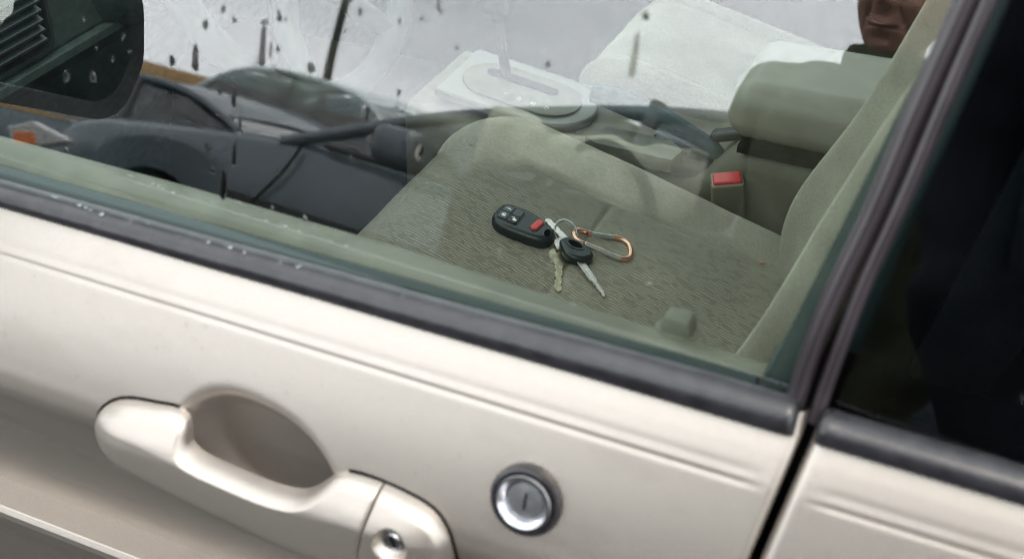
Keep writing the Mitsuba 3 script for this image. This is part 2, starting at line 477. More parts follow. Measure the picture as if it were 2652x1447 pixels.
def handle_depth(p):
    d = shapely.distance(shapely.boundary(HP), shapely.points(p))
    t = np.clip(d / 0.0048, 0, 1)
    rim = 0.15 + 0.85 * np.sqrt(np.clip(1 - (1 - t) ** 2, 0, 1))
    lo, rz = np.interp(p[:, 0], _hx, _lo), _ridge(p[:, 0])
    v = np.clip((rz - p[:, 1]) / np.maximum(rz - lo, 0.004), 0, 1)
    w = np.clip((p[:, 1] - rz) / 0.024, 0, 1)
    soft = 0.91 - 0.58 * (np.sqrt(w * w + 0.012) - 0.1095)
    e = np.clip(np.minimum(p[:, 0] - _hx[0], _hx[-1] - p[:, 0]) / 0.030, 0, 1)
    h = 0.0170 * np.where(p[:, 1] > rz, soft, _prof(v)) * np.sqrt(np.clip(1 - (1 - e) ** 2, 0, 1)) * rim
    kx = p - KEYHOLE
    rr = np.hypot(kx[:, 0], kx[:, 1] * 1.0)
    k = np.clip((rr - 0.0064) / 0.0044, 0, 1)
    return h - 0.0058 * (1 - k * k * (3 - 2 * k))


_hi = np.array([HP.intersection(sg.LineString([(q, -0.3), (q, 0.0)])).bounds[3] for q in _hx])
XB = -0.2095


def break_x(z):
    return np.interp(z, [-0.19, -0.115, -0.085, -0.05], [-0.2170, -0.2130, -0.2070, -0.2010])


def handle_part(xa, xb, cut_left, cut_right):
    """A regular grid over the outline between two stations; the joint to the end cap is slanted."""
    xs = np.unique(np.r_[np.linspace(xa, xb, 150), np.clip(np.linspace(-0.337, -0.322, 60), xa, xb)])
    lo, hi = np.interp(xs, _hx, _lo), np.interp(xs, _hx, _hi)
    v = 0.5 - 0.5 * np.cos(np.linspace(0, np.pi, 90))
    v = 0.5 * v + 0.5 * np.linspace(0, 1, 90)
    Xn = np.repeat(xs[:, None], 90, 1)
    Zn = lo[:, None] + (hi - lo)[:, None] * v[None]
    near = np.exp(-((Xn - XB) / 0.012) ** 2)
    Xs = Xn + (break_x(Zn) - XB) * near
    p = np.c_[Xn.ravel(), Zn.ravel()]
    h = handle_depth(p).reshape(Xn.shape)
    dist = np.full(Xn.shape, 1.0)
    if cut_left: dist = np.minimum(dist, Xn - xa)
    if cut_right: dist = np.minimum(dist, xb - Xn)
    cut = np.clip(dist, 0, 0.0016) / 0.0016
    h = h - 0.0016 * (1 - np.sqrt(np.clip(1 - (1 - cut) ** 2, 0, 1)))
    base = np.where(Zn > -0.10, skin_f(Zn) - 0.0006, -0.0474 + 0.02 * (-0.10 - Zn))
    skin = skin_f(Zn) + 0.001
    grip = np.clip((0.048 - np.abs(Xn + 0.285)) / 0.012, 0, 1)
    back = np.maximum(base + 0.0003, skin) * (1 - grip) + (base + 0.0003) * grip
    F = np.stack([Xs, base - h, Zn], -1)
    B_ = np.stack([Xs, back, Zn], -1)
    secs = np.concatenate([F, B_[:, ::-1]], 1)
    return loft(secs)


x_lo, x_hi = HP.bounds[0] + 2e-4, HP.bounds[2] - 2e-4
add(FD + '__handle', handle_part(x_lo, XB - 0.0003, False, True), 'paint_beige', smooth=60)
add(FD + '__handle_end_cap', handle_part(XB + 0.0003, x_hi, True, False), 'paint_beige', smooth=60)
gasket = HP.buffer(0.0016).difference(sg.Point(BC[0], BC[1]).buffer(1.0) if False else ellipse(BC[0], BC[1] + 0.0, BRX * 1.12, BRZ * 1.12))
for g in getattr(gasket, 'geoms', [gasket]):
    if g.area > 1e-5:
        pts, f, nr = inflate(g, step=0.004)
        add(FD + '__handle_gasket', trimesh.Trimesh(np.c_[pts[:, 0], front_skin(pts[:, 0], pts[:, 1]) - 0.0007, pts[:, 1]], f, process=False), 'gap_black', smooth=False)
yk = min(float(skin_f(KEYHOLE[1])), -0.0474) - float(handle_depth(KEYHOLE[None])[0])
RY = np.array([[1.0, 0, 0], [0, 0, -1.0], [0, 1.0, 0]])      # local z -> outward (-y)


def lathe(prof, n=48):
    t = np.linspace(0, 2 * np.pi, n, endpoint=False)
    prof = np.asarray(prof, float)
    S = np.stack([np.stack([r * np.cos(t), r * np.sin(t), np.full(n, z)], -1) for r, z in prof])
    return loft(S)


cyl = move(lathe([(0.0061, -0.006), (0.0063, 0.0), (0.0055, 0.0012), (0.0046, 0.0006), (0.0005, 0.0006)]), (KEYHOLE[0], yk - 0.0004, KEYHOLE[1]), RY)
add(FD + '__key_cylinder', cyl, 'chrome_dark')
slot = move(rbox(0.0013, 0.0066, 0.0012, 0.0003), (KEYHOLE[0], yk - 0.0012, KEYHOLE[1]), RY @ np.array([[0.92, -0.39, 0], [0.39, 0.92, 0], [0, 0, 1]]))
add(FD + '__key_slot', slot, 'gap_black')

# the round chrome lock button
BX, BZ = -0.1257, -0.0620
by = float(skin_f(BZ))
Mtilt = np.stack([np.array([1.0, 0, 0]), np.array([0, 0.30, 0.954]), np.array([0, -0.954, 0.30])], 1)
rings = [('lock_surround', 'rubber', [(0.0195, -0.004), (0.0196, 0.0016), (0.0187, 0.0036), (0.0172, 0.0042), (0.0160, 0.0030), (0.0155, -0.002)]),
         ('lock_bezel', 'satin_chrome', [(0.0157, -0.003), (0.0157, 0.0050), (0.0150, 0.0062), (0.0138, 0.0062), (0.0120, 0.0040), (0.0100, 0.0014), (0.0096, -0.002)]),
         ('lock_face', 'satin_steel', [(0.0099, -0.003), (0.0099, 0.0014), (0.0085, 0.0016), (0.0045, 0.0019), (0.0004, 0.0020)])]
for nm, mt, pr in rings:
    add(FD + '__' + nm, move(lathe(pr, 72), (BX, by - 0.0005, BZ), Mtilt), mt, smooth=40)

add(FD + '__lock_slot', move(move(rbox(0.0012, 0.0095, 0.0010, 0.0003), (0, 0, 0.0021)), (BX, by - 0.0005, BZ), Mtilt), 'gap_black')
# rub strip low on the door
rail = rounded([(0.085, -0.321), (0.0300, -0.3265), (0.0270, -0.3315), (0.0280, -0.339), (0.032, -0.342), (0.085, -0.345)], 0.0018)
add(FD + '__rub_strip', extrude_x(rail, -1.0, -0.03, 30), 'paint_beige', smooth=40)

# window panes
XE = lambda z: -0.0330 + 0.245 * (z - 0.0)      # rear edge of the front pane
WT = 0.40                                        # top of the glass


def pane(xa, xb, z0, z1, off=0.0, n=2):
    R = []
    for z in np.linspace(z0, z1, n):
        R.append([np.array([x, glass_y(x, z), z]) - 0.0 * Q for x in np.linspace(xa(z), xb(z), n)])
    return sheet(np.array(R) + Q * off)


add(FD + '__window', pane(lambda z: -0.98 + 1.2 * max(z, 0), lambda z: XE(z) + 0.024, -0.03, WT), 'glass_front', smooth=False)
labels[FD + '__window'] = {'label': 'green tinted driver window speckled with rain drops'}
# frame trims on the glass plane


def strip(pts, w, t, off):
    """A rounded bar along points (x, z) on the glass plane, w wide, t proud, starting at off."""
    S = []
    pts = smooth_path([(a, b) for a, b in pts], 40)
    tans = np.gradient(pts, axis=0)
    for (x, z), tn in zip(pts, tans):
        c = np.array([x, glass_y(x, z), z])
        along = np.array([tn[0], glass_y(x + tn[0], z + tn[1]) - glass_y(x, z), tn[1]]); along /= np.linalg.norm(along)
        side = np.cross(Q, along)
        side *= np.sign(side[0])
        a = np.linspace(0, 2 * np.pi, 22, endpoint=False)
        cx, cy = np.cos(a), np.sin(a)
        S.append(c + side * (cx * w / 2)[:, None] + Q * (off + cy * t)[:, None])
    return loft(S)


LAV = [(-0.0085, -0.004), (-0.0072, 0.0107), (-0.0045, 0.040), (0.0003, 0.0695), (0.0080, 0.1044), (0.0153, 0.147), (0.0255, 0.200), (0.052, 0.34), (0.066, 0.41)]
HL2 = [(0.0040, 0.004), (0.0048, 0.0150), (0.0078, 0.0434), (0.0115, 0.0729), (0.0180, 0.1065), (0.0252, 0.1498), (0.0338, 0.2013), (0.060, 0.34), (0.072, 0.41)]
add(FD + '__pillar_trim', strip(LAV, 0.0100, 0.0060, 0.001), 'trim_black', smooth=50)
add(RD + '__window_frame', strip(HL2, 0.0075, 0.0042, 0.001), 'trim_black', smooth=50)
mid = [((a[0] + b[0]) / 2 + 0.001, (a[1] + b[1]) / 2) for a, b in zip(LAV, HL2)]
add(CAR + '__pillar_gap', strip(mid, 0.014, 0.002, -0.006), 'gap_black', smooth=50)
# black frame behind the rear edge of the front pane
FRM = [(XE(z) + 0.0135 + 0.004, z) for z in np.linspace(-0.03, 0.41, 9)]
add(FD + '__window_channel', strip(FRM, 0.026, 0.004, -0.010), 'rubber_inner', smooth=50)
add(RD + '__window', pane(lambda z: 0.009 + 0.165 * max(z, 0), lambda z: 0.75 - 0.2 * max(z, 0), 0.0, WT, -0.001), 'glass_rear', smooth=False)
labels[RD + '__window'] = {'label': 'near black rear door window'}

# rain drops on the pane
def drop(x, z, w, h, t, seed, trail=0.0):
    rg = np.random.default_rng(seed)
    a = np.linspace(0, 2 * np.pi, 22, endpoint=False)
    wob = 1 + 0.10 * np.sin(2 * a + rg.uniform(0, 6)) + 0.07 * np.sin(3 * a + rg.uniform(0, 6))
    px, pz = w * np.cos(a) * wob, h * np.sin(a) * wob
    if trail > 0:
        up = pz > 0
        pz = np.where(up, pz + trail, pz)
        px = np.where(up, px * 0.8, px)
        px = px + np.where(up, rg.uniform(-0.25, 0.25) * w * np.sin(a * 2), 0)
    S = []
    for k in np.linspace(0, 1, 6):
        s = math.cos(k * math.pi / 2) * 0.999 + 0.001
        hgt = 0.00012 + t * math.sin(k * math.pi / 2)
        S.append(np.array([[x + s * u, glass_y(x + s * u, z + s * v), z + s * v] for u, v in zip(px, pz)]) + Q * hgt)
    S.insert(0, np.array([[x + u, glass_y(x + u, z + v), z + v] for u, v in zip(px, pz)]) + Q * 0.0001)
    return loft(S)


drops = []
rd = np.random.default_rng(21)
while len(drops) < 100:
    x = rd.uniform(-0.47, -0.03); z = rd.uniform(0.02, 0.185)
    if rd.random() > np.clip(1.15 - (x + 0.47) / 0.36, 0.10, 1): continue
    s = rd.choice([0.0010, 0.0014, 0.0019, 0.0024], p=[0.35, 0.35, 0.2, 0.1])
    tr = 0.0
    if rd.random() < 0.20: tr = rd.uniform(0.004, 0.018)
    drops.append((x, z, max(s, 0.0013) if tr else s, s * rd.uniform(1.0, 1.7), s * (0.12 if tr else 0.22), tr))
for k, (x, z, w, h, t, tr) in enumerate(drops):
    add(FD + '__water_drop', drop(x, z, w, h, t, 100 + k, tr), 'water', smooth=60)
for k in range(12):
    x, z = rd.uniform(0.03, 0.16), rd.uniform(0.04, 0.19)
    s = rd.uniform(0.0009, 0.0018)
    add(RD + '__water_drop', drop(x, z, s, s * 1.2, s * 0.45, 300 + k), 'water', smooth=60)
# beads on the rubber seal and a few on the paint
ball = trimesh.creation.icosphere(2, 1.0)
for k in range(80):
    x = rd.uniform(-0.46, -0.20) if k < 55 else rd.uniform(-0.2, -0.02)
    f = rd.uniform(0.25, 0.85)
    c = np.array([x, -0.0040 + 0.0085 * f, 0.0065 + 0.0105 * f])
    s = rd.uniform(0.0004, 0.0011)
    b = ball.copy(); b.vertices *= [s * rd.uniform(0.9, 1.5), s, s * 0.8]; b.apply_translation(c)
    add(FD + '__water_bead', b, 'water', smooth=True)
for k in range(80):
    x, z = rd.uniform(-0.48, -0.1), rd.uniform(-0.10, -0.028)
    if BC[0] - BRX < x < BC[0] + BRX and z < -0.06: continue
    s = rd.uniform(0.0005, 0.0010)
    b = ball.copy(); b.vertices *= [s, s * 0.4, s * rd.uniform(1, 2.2)]; b.apply_translation([x, skin_f(z), z])
    add(FD + '__water_bead', b, 'water', smooth=True)

# inside of the door
lip = rounded([(0.0175, -0.012), (0.0185, 0.0015), (0.0225, 0.0050), (0.0300, 0.0050), (0.0350, 0.0010), (0.0360, -0.012)], 0.0012)
add(FD + '__inner_seal', extrude_x(lip, -1.0, -0.030, 3), 'rubber_inner', smooth=40)
ledge = rounded([(0.0385, -0.02), (0.0390, -0.0020), (0.0430, 0.0010), (0.0600, 0.0012), (0.0680, -0.0020), (0.0745, -0.012), (0.080, -0.06), (0.098, -0.20), (0.096, -0.25), (0.070, -0.25)], 0.002)
LS = []
for x in np.linspace(-1.0, -0.027, 40):
    k = np.interp(x, [-1.0, -0.40, -0.25, -0.10, -0.03], [1.0, 1.0, 0.85, 0.42, 0.16])
    q = ledge.copy()
    q[:, 0] = np.where(q[:, 0] > 0.043, 0.043 + (q[:, 0] - 0.043) * k, q[:, 0])
    LS.append(np.c_[np.full(len(q), x), q])
add(FD + '__inner_panel', loft(LS), 'pale_trim', smooth=40)
base = move(pillow(ellipse(0, 0, 0.0125, 0.0085), 0.0016, 0.0007), (-0.079, 0.0535, 0.0008), np.eye(3))
add(FD + '__lock_knob_base', base, 'pale_trim')
kn = [rounded([(-w, -d), (w, -d), (w, d), (-w, d)], min(w, d) * 0.45) for w, d in ((0.0088, 0.0070), (0.0088, 0.0070), (0.0076, 0.0060), (0.0070, 0.0056), (0.0060, 0.0046))]
kz = [0.001, 0.005, 0.0088, 0.0110, 0.0120]
add(FD + '__lock_knob', move(loft([np.c_[resample(sg.Polygon(q), 32), np.full(32, z)] for q, z in zip(kn, kz)]), (-0.079, 0.0535, 0.0), np.eye(3)), 'pale_trim', smooth=40)
# corner post at the rear of the ledge
add(FD + '__corner_post', move(rbox(0.010, 0.03, 0.05, 0.004), (-0.0235, 0.050, -0.020)), 'rubber_inner')

# door mirror
def mirror_sec(s, yy):
    z0, z1 = 0.024, 0.150
    return rounded([(-0.030, z0), (-0.255, z0 + 0.004), (-0.268, z0 + 0.06), (-0.245, z1), (-0.020, z1)], 0.035)


msec = mirror_sec(0, 0)
ms = resample(sg.Polygon(msec), 80)
mc = ms.mean(0)
S = []
for xx, k in ((-0.700, 1.0), (-0.703, 1.015), (-0.73, 1.0), (-0.77, 0.93), (-0.80, 0.76), (-0.815, 0.5)):
    q = (ms - mc) * k + mc
    S.append(np.c_[np.full(len(q), xx), q])
inner = (ms - mc) * np.array([0.86, 0.78]) + mc
S.insert(0, np.c_[np.full(len(inner), -0.703), inner])
S.insert(0, np.c_[np.full(len(inner), -0.715), inner])
MR = CAR + '__door_mirror'
add(MR, loft(S), 'black_plastic', smooth=35)
labels[MR] = {'label': 'black housed door mirror'}
gl = [np.c_[-0.7100 - 0.10 * (inner[:, 0] - mc[0]), inner]]
add(MR + '__mirror_glass', trimesh.Trimesh(np.vstack([gl[0], gl[0].mean(0) + [0.0012, 0, 0]]), [[len(inner), (i + 1) % len(inner), i] for i in range(len(inner))], process=False), 'mirror_glass', smooth=True)
add(MR + '__mount', move(rbox(0.05, 0.06, 0.05, 0.012), (-0.735, -0.005, 0.045)), 'black_plastic')

# ------------------------------------------------------------------ shell: floor, roof, far side, dash, screens
def slab(a, b):
    a, b = np.minimum(a, b), np.maximum(a, b)
    return move(trimesh.creation.box(b - a), (a + b) / 2)


WID = 1.48
add(CAR + '__floor', slab(np.array([-1.3, 0.04, -0.66]), np.array([0.95, WID - 0.04, -0.62])), 'carpet', smooth=False)
roof_pts = np.array([[(x, y, 0.40 + 0.055 * (1 - ((y - WID / 2) / 0.62) ** 2) - 0.10 * max(0, (-x - 0.15)) ** 2) for y in np.linspace(0.115, WID - 0.115, 14)] for x in np.linspace(-0.32, 0.75, 14)])
add(CAR + '__roof', cat(sheet(roof_pts), sheet(roof_pts[::-1] + [0, 0, 0.03])), 'paint_beige', smooth=True)
add(CAR + '__headliner', sheet(roof_pts - [0, 0, 0.006]), 'headliner', smooth=True)
add(CAR + '__windscreen', sheet([[(-1.0, 0.05, -0.02), (-1.0, WID - 0.05, -0.02)], [(-0.33, 0.12, 0.40), (-0.33, WID - 0.12, 0.40)]]), 'glass_clear', smooth=False)
for s, nm in ((0.085, 'pillar'), (WID - 0.085, 'pillar')):
    add(CAR + '__front_pillar', tube([(-1.02, s - (0.045 if s < 1 else -0.045), -0.01), (-0.33, s + (0.03 if s < 1 else -0.03), 0.405)], 0.024), 'trim_black')
far_panel = [(WID, -0.75), (WID, 0.0), (WID - 0.05, 0.01), (WID - 0.07, -0.02), (WID - 0.10, -0.4), (WID - 0.06, -0.75)]
add(CAR + '__passenger_door', extrude_x(rounded(far_panel, 0.004), -1.0, 0.0, 2), 'paint_beige')
add(CAR + '__passenger_door__inner_panel', slab(np.array([-0.98, WID - 0.135, -0.62]), np.array([0.0, WID - 0.105, -0.03])), 'dark_interior', smooth=False)
add(CAR + '__passenger_door__window', sheet([[(-0.98, WID - 0.02, 0.0), (0.0, WID - 0.02, 0.0)], [(-0.4, WID - 0.13, 0.40), (0.06, WID - 0.13, 0.40)]]), 'glass_clear', smooth=False)
add(CAR + '__rear_passenger_door', extrude_x(rounded(far_panel, 0.004), 0.005, 0.95, 2), 'paint_beige')
add(CAR + '__rear_passenger_door__window', sheet([[(0.07, WID - 0.02, 0.0), (0.8, WID - 0.02, 0.0)], [(0.13, WID - 0.13, 0.40), (0.65, WID - 0.13, 0.40)]]), 'glass_rear', smooth=False)
add(CAR + '__middle_pillar', tube([(0.02, WID - 0.035, -0.02), (0.09, WID - 0.14, 0.40)], 0.03), 'headliner')
add(CAR + '__middle_pillar', tube([(0.012, 0.062, -0.5), (0.012, 0.062, 0.0), (0.098, 0.165, 0.40)], 0.024), 'rubber_inner')
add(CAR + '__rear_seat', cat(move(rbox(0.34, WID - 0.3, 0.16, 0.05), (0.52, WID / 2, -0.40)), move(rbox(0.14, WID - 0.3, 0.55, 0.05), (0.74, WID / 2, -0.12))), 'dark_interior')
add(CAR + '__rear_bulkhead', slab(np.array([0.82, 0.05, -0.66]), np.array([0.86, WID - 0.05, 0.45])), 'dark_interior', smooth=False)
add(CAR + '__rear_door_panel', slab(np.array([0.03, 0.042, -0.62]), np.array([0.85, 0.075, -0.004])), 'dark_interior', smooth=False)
add(CAR + '__bonnet', sheet(np.array([[(x, y, -0.03 - 0.12 * ((-1.0 - x) / 0.8) ** 2 - 0.06 * ((y - WID / 2) / 0.7) ** 4) for y in np.linspace(0.02, WID - 0.02, 14)] for x in np.linspace(-1.9, -0.98, 14)])), 'paint_beige', smooth=True)
add(CAR + '__front_wing', sheet(np.array([[(x, skin_f(z) + 0.03 * max(0, (-1.2 - x)) ** 2, z - 0.09 * max(0, (-1.03 - x) / 0.8) ** 2) for z in np.linspace(-0.7, 0.0, 30)] for x in np.linspace(-1.9, -1.026, 14)])), 'paint_beige', smooth=True)
DB = CAR + '__dashboard'
dash = rounded([(-1.02, -0.03), (-0.93, 0.035), (-0.84, 0.03), (-0.80, -0.01), (-0.795, -0.125), (-0.815, -0.145), (-0.90, -0.22), (-0.95, -0.45), (-1.03, -0.60)], 0.010)
add(DB, loft([np.c_[dash[:, 0], np.full(len(dash), y), dash[:, 1]] for y in (0.10, WID - 0.10)]), 'dash_plastic', smooth=40)
vent_poly = sg.Polygon([(0.265, -0.108), (0.365, -0.108), (0.365, -0.05), (0.265, -0.05)]).buffer(0.008)
vent = prism(vent_poly.buffer(0.004).difference(vent_poly), 0.010)
MV = np.stack([np.array([0, 1.0, 0]), np.array([0, 0, 1.0]), np.array([1.0, 0, 0])], 1)
add(DB + '__vent_frame', move(vent, (-0.800, 0, 0), MV), 'button_plastic', smooth=False)
add(DB + '__vent_recess', move(prism(vent_poly, 0.0012), (-0.7955, 0, 0), MV), 'gap_black', smooth=False)
for i in range(6):
    add(DB + '__vent_slat', move(rbox(0.012, 0.098, 0.004, 0.0012), (-0.7905, 0.315, -0.103 + 0.0095 * i), axes((0.85, 0, -0.5), (0.5, 0, 0.85))), 'button_plastic')
add(DB + '__trim_edge', loft([np.c_[q[:, 0], np.full(len(q), y), q[:, 1]] for y in (0.15, 0.75) for q in [rounded([(-0.798, -0.126), (-0.786, -0.126), (-0.786, -0.136), (-0.798, -0.140)], 0.002)]]), 'dash_plastic')

# steering wheel
SW = CAR + '__steering_wheel'
WN = np.array([0.905, 0, 0.425]); WU = np.array([-0.425, 0, 0.905]); WY = np.array([0, 1.0, 0]); WC = np.array([-0.600, 0.492, 0.006]); WR = 0.172
bsdf('wheel_leather', prin((0.055, 0.062, 0.055), 0.55, specular=0.4))
ang = np.linspace(0, 2 * np.pi, 120, endpoint=False)
add(SW, tube(np.array([WC + WR * (math.cos(a) * WY + math.sin(a) * WU) for a in ang]), 0.0135, 20, closed=True), 'wheel_leather', smooth=True)
labels[SW] = {'label': 'steering wheel with a dark leather rim'}
hub = lathe([(0.055, -0.035), (0.062, -0.01), (0.058, 0.008), (0.04, 0.02), (0.001, 0.024)], 40)
add(SW + '__hub', move(hub, WC - WN * 0.025, np.stack([WY, WU, WN], 1)), 'wheel_leather', smooth=40)
for a in (0.12, math.pi - 0.12, -math.pi / 2 - 0.45, -math.pi / 2 + 0.45):
    d = math.cos(a) * WY + math.sin(a) * WU
    add(SW + '__spoke', tube([WC + d * 0.045 - WN * 0.02, WC + d * 0.11 - WN * 0.018, WC + d * (WR - 0.004)], [0.016, 0.013, 0.010]), 'wheel_leather')
add(CAR + '__steering_column', tube([WC - WN * 0.04, WC - WN * 0.25], [0.045, 0.055]), 'dash_plastic')

# ------------------------------------------------------------------ driver seat
DS = CAR + '__driver_seat'


def plane_z(x):
    return -0.230 - 0.22 * (x + 0.46)


SEAM = 0.570


def cushion_top(x, y):
    yb = np.clip((y - SEAM) / 0.05, 0, 1)
    yo = np.clip((0.275 - y) / 0.05, 0, 1)
    z = plane_z(x) + 0.010 * (np.sin(np.clip(yb, 0, 1) * np.pi * 0.62) + np.sin(yo * np.pi * 0.62))
    groove = 0.0045 * np.exp(-((y - SEAM) / 0.0028) ** 2) + 0.0045 * np.exp(-((y - 0.275) / 0.003) ** 2)
    inside = ((y < SEAM) & (y > 0.275))
    cross = 0.0026 * np.exp(-((x + 0.293) / 0.0022) ** 2) * inside
    wr = (meshkit.fbm(np.stack([x * 9, y * 16, 0 * x], -1), 3, 4) - 0.5) * 0.004
    wr = wr * np.clip((np.hypot(x + 0.31, y - 0.465) - 0.05) / 0.05, 0, 1)
    front = np.clip((-0.40 - x) / 0.08, 0, 1)
    return z - groove - cross + wr - 0.012 * front ** 2


SEAT_OUT = sg.Polygon([(-0.497, 0.20), (-0.497, 0.672), (-0.30, 0.668), (-0.02, 0.650), (-0.02, 0.20)]).buffer(-0.09).buffer(0.09, quad_segs=30)
ring = resample(SEAT_OUT, 300)
cen = np.array([-0.26, 0.43])
rows = []
EDGE = 0.060
for rho in np.r_[np.linspace(0.02, 0.80, 60), np.linspace(0.805, 1.0, 46)]:
    q = cen + rho * (ring - cen)
    d = shapely.distance(shapely.boundary(SEAT_OUT), shapely.points(q)) if rho < 1 else np.zeros(len(q))
    t = np.clip(d / EDGE, 0, 1)
    z = cushion_top(q[:, 0], q[:, 1]) - EDGE * 0.85 * (1 - np.sqrt(np.clip(1 - (1 - t) ** 2, 0, 1)))
    rows.append(np.c_[q, z])
for dz in (-0.03, -0.10, -0.20):
    rows.append(np.c_[ring, rows[105][:, 2] + dz])
C_ = np.array(rows)
allm = loft(C_)
cent = allm.vertices[allm.faces].mean(1)
top = (cent[:, 1] < SEAM) & (cent[:, 1] > 0.275) & (cent[:, 2] > plane_z(cent[:, 0]) - 0.05)


def sub(mesh, mask):
    return trimesh.Trimesh(mesh.vertices, mesh.faces[mask], process=False)


def compact(m):
    m = m.copy(); m.remove_unreferenced_vertices(); return m


# clean split of insert and bolsters along the seam
v = allm.vertices
N_full = allm.vertex_normals.copy()
add(DS + '__cushion', compact(sub(allm, ~top)), 'fabric_suede', smooth=60)
add(DS + '__cushion_insert', compact(sub(allm, top)), 'fabric_insert', smooth=60)
labels[DS + '__cushion_insert'] = {'label': 'ribbed olive beige fabric centre of the driver cushion'}
ss = np.linspace(-0.452, -0.10, 80)


def on_seat(x, y, dz=0.0):
    x, y = np.asarray(x, float), np.asarray(y, float)
    return np.stack([x, y, cushion_top(x, y) + dz], -1)


add(DS + '__seam', tube(on_seat(ss, np.full(80, SEAM), 0.0012), 0.0016, 8), 'fabric_suede', smooth=True)
ys = np.linspace(0.28, SEAM, 60)
add(DS + '__seam', tube(on_seat(np.full(60, -0.293), ys, -0.0006), 0.0009, 8), 'fabric_suede', smooth=True)
# backrest: a curved panel with side bolsters, leaning back
nb, nw = 60, 70
hts = np.linspace(0, 0.60, nb)
B = []
for h in hts:
    k = h / 0.60
    half = 0.209 + 0.03 * math.sin(min(1, k * 1.15) * math.pi * 0.75) - 0.10 * max(0, k - 0.75) ** 1.3
    yc = 0.415
    base = np.array([-0.078 - 0.030 * math.exp(-((h - 0.09) / 0.10) ** 2) + 0.10 * h + 0.30 * h * h, 0, -0.335 + h * 0.94])
    row = []
    for w in np.linspace(-1, 1, nw):
        bol = 0.030 * np.exp(-((abs(w) - 0.80) / 0.13) ** 2)
        rnd = 0.075 * max(0, (abs(w) - 0.80) / 0.20) ** 2.4
        gr = 0.004 * math.exp(-((abs(w) - 0.58) / 0.02) ** 2)
        row.append(base + np.array([-bol + rnd + gr, yc + w * half, 0]))
    for w in np.linspace(1, -1, 16):
        row.append(base + np.array([0.115, yc + w * half * 0.9, 0]))
    B.append(row)
add(DS + '__backrest', loft(np.array(B)), 'fabric_suede', smooth=50)
add(DS + '__head_restraint', move(rbox(0.09, 0.24, 0.14, 0.04), (0.10, 0.415, 0.315)), 'fabric_suede')
# passenger seat
PS = CAR + '__passenger_seat'
pr = ring.copy(); pr[:, 1] = pr[:, 1] + 0.665
rows2 = C_.copy(); rows2[..., 1] = 1.000 - (rows2[..., 1] - 0.434) * 0.62; rows2[..., 2] -= 0.045; rows2[..., 0] += 0.035
add(PS + '__cushion', loft(rows2), 'fabric_suede', smooth=60)
B2 = np.array(B); B2[..., 1] = 1.0 + (B2[..., 1] - 0.415) * 0.62; B2[..., 0] += 0.035; B2[..., 2] -= 0.03
add(PS + '__backrest', loft(B2), 'fabric_suede', smooth=50)

# ------------------------------------------------------------------ centre console
CC = CAR + '__centre_console'
cb = [[(x, 0.700 - 0.010, -0.62), (x, 0.690, zt - 0.02), (x, 0.702, zt), (x, 0.855, zt), (x, 0.868, zt - 0.02), (x, 0.868, -0.62)]
      for x, zt in ((-0.80, -0.20), (-0.60, -0.285), (-0.54, -0.293), (-0.40, -0.300), (-0.33, -0.308), (-0.27, -0.312), (-0.235, -0.290), (-0.21, -0.262), (-0.19, -0.252), (0.10, -0.252))]
xs = np.array([c[0][0] for c in cb]); zt = np.array([c[2][2] for c in cb])
pf = PchipInterpolator(xs, zt)
xx = np.linspace(-0.595, 0.10, 70)
S = [np.c_[np.full(len(q), x), q] for x in xx for q in [resample(sg.Polygon(rounded([(0.690, -0.62), (0.694, pf(x)), (0.862, pf(x)), (0.866, -0.62)], 0.012)), 60)]]
add(CC, loft(S), 'console_plastic', smooth=40)
add(CC + '__tunnel', move(rbox(0.42, 0.17, 0.34, 0.04), (-0.80, 0.778, -0.47)), 'carpet')
labels[CC] = {'label': 'olive beige centre console between the front seats'}
arm = rbox(0.30, 0.150, 0.064, 0.027, 3)
av = arm.vertices
av[:, 2] += 0.006 * np.clip((av[:, 0] + 0.1) / 0.2, -1, 1) * (av[:, 2] > 0)
arm.vertices = av
add(CC + '__armrest', move(arm, (-0.075, 0.768, -0.212)), 'vinyl', smooth=60)
add(CC + '__armrest_seam', slab(np.array([-0.205, 0.6925, -0.2525]), np.array([0.08, 0.852, -0.2445])), 'gap_black', smooth=False)
add(CC + '__armrest_catch', move(rbox(0.012, 0.03, 0.012, 0.004), (-0.228, 0.79, -0.222)), 'vinyl')
# gear selector plate
gp = sg.box(-0.575, 0.716, -0.455, 0.834).union(sg.Point(-0.455, 0.775).buffer(0.059, quad_segs=24)).buffer(-0.008).buffer(0.008, quad_segs=8)
Mg = axes((1, 0, -0.12), (0.12, 0, 1))
gz = -0.292
def gplace(m): return move(m, (0, 0, gz - 0.12 * 0.48), Mg)
add(CC + '__gear_plate', gplace(pillow(gp, 0.012, 0.004)), 'plate_plastic')
inner_g = sg.LineString([(-0.520, 0.772), (-0.455, 0.772)]).buffer(0.040, quad_segs=20)
add(CC + '__gear_panel', gplace(pillow(inner_g, 0.003, 0.001, 0.0121)), 'console_plastic')
add(CC + '__gear_slot', gplace(pillow(sg.LineString([(-0.53, 0.785), (-0.455, 0.785)]).buffer(0.008), 0.0012, 0.0004, 0.0153)), 'gap_black')
for i, ch in enumerate('PRND'):
    tm = meshkit.text_mesh(ch, 0.0062, 0.0005, False)
    tm = move(tm, (-0.500 + 0.017 * i, 0.744, 0.0153))
    add(CC + '__gear_mark', gplace(tm), 'white_print', smooth=False)
add(CC + '__gear_lever', tube([(-0.505, 0.785, gz), (-0.515, 0.785, gz + 0.06), (-0.522, 0.785, gz + 0.10)], [0.006, 0.006, 0.008]), 'black_plastic')
add(CC + '__gear_knob', move(rbox(0.036, 0.03, 0.05, 0.014), (-0.525, 0.785, gz + 0.115)), 'black_plastic')
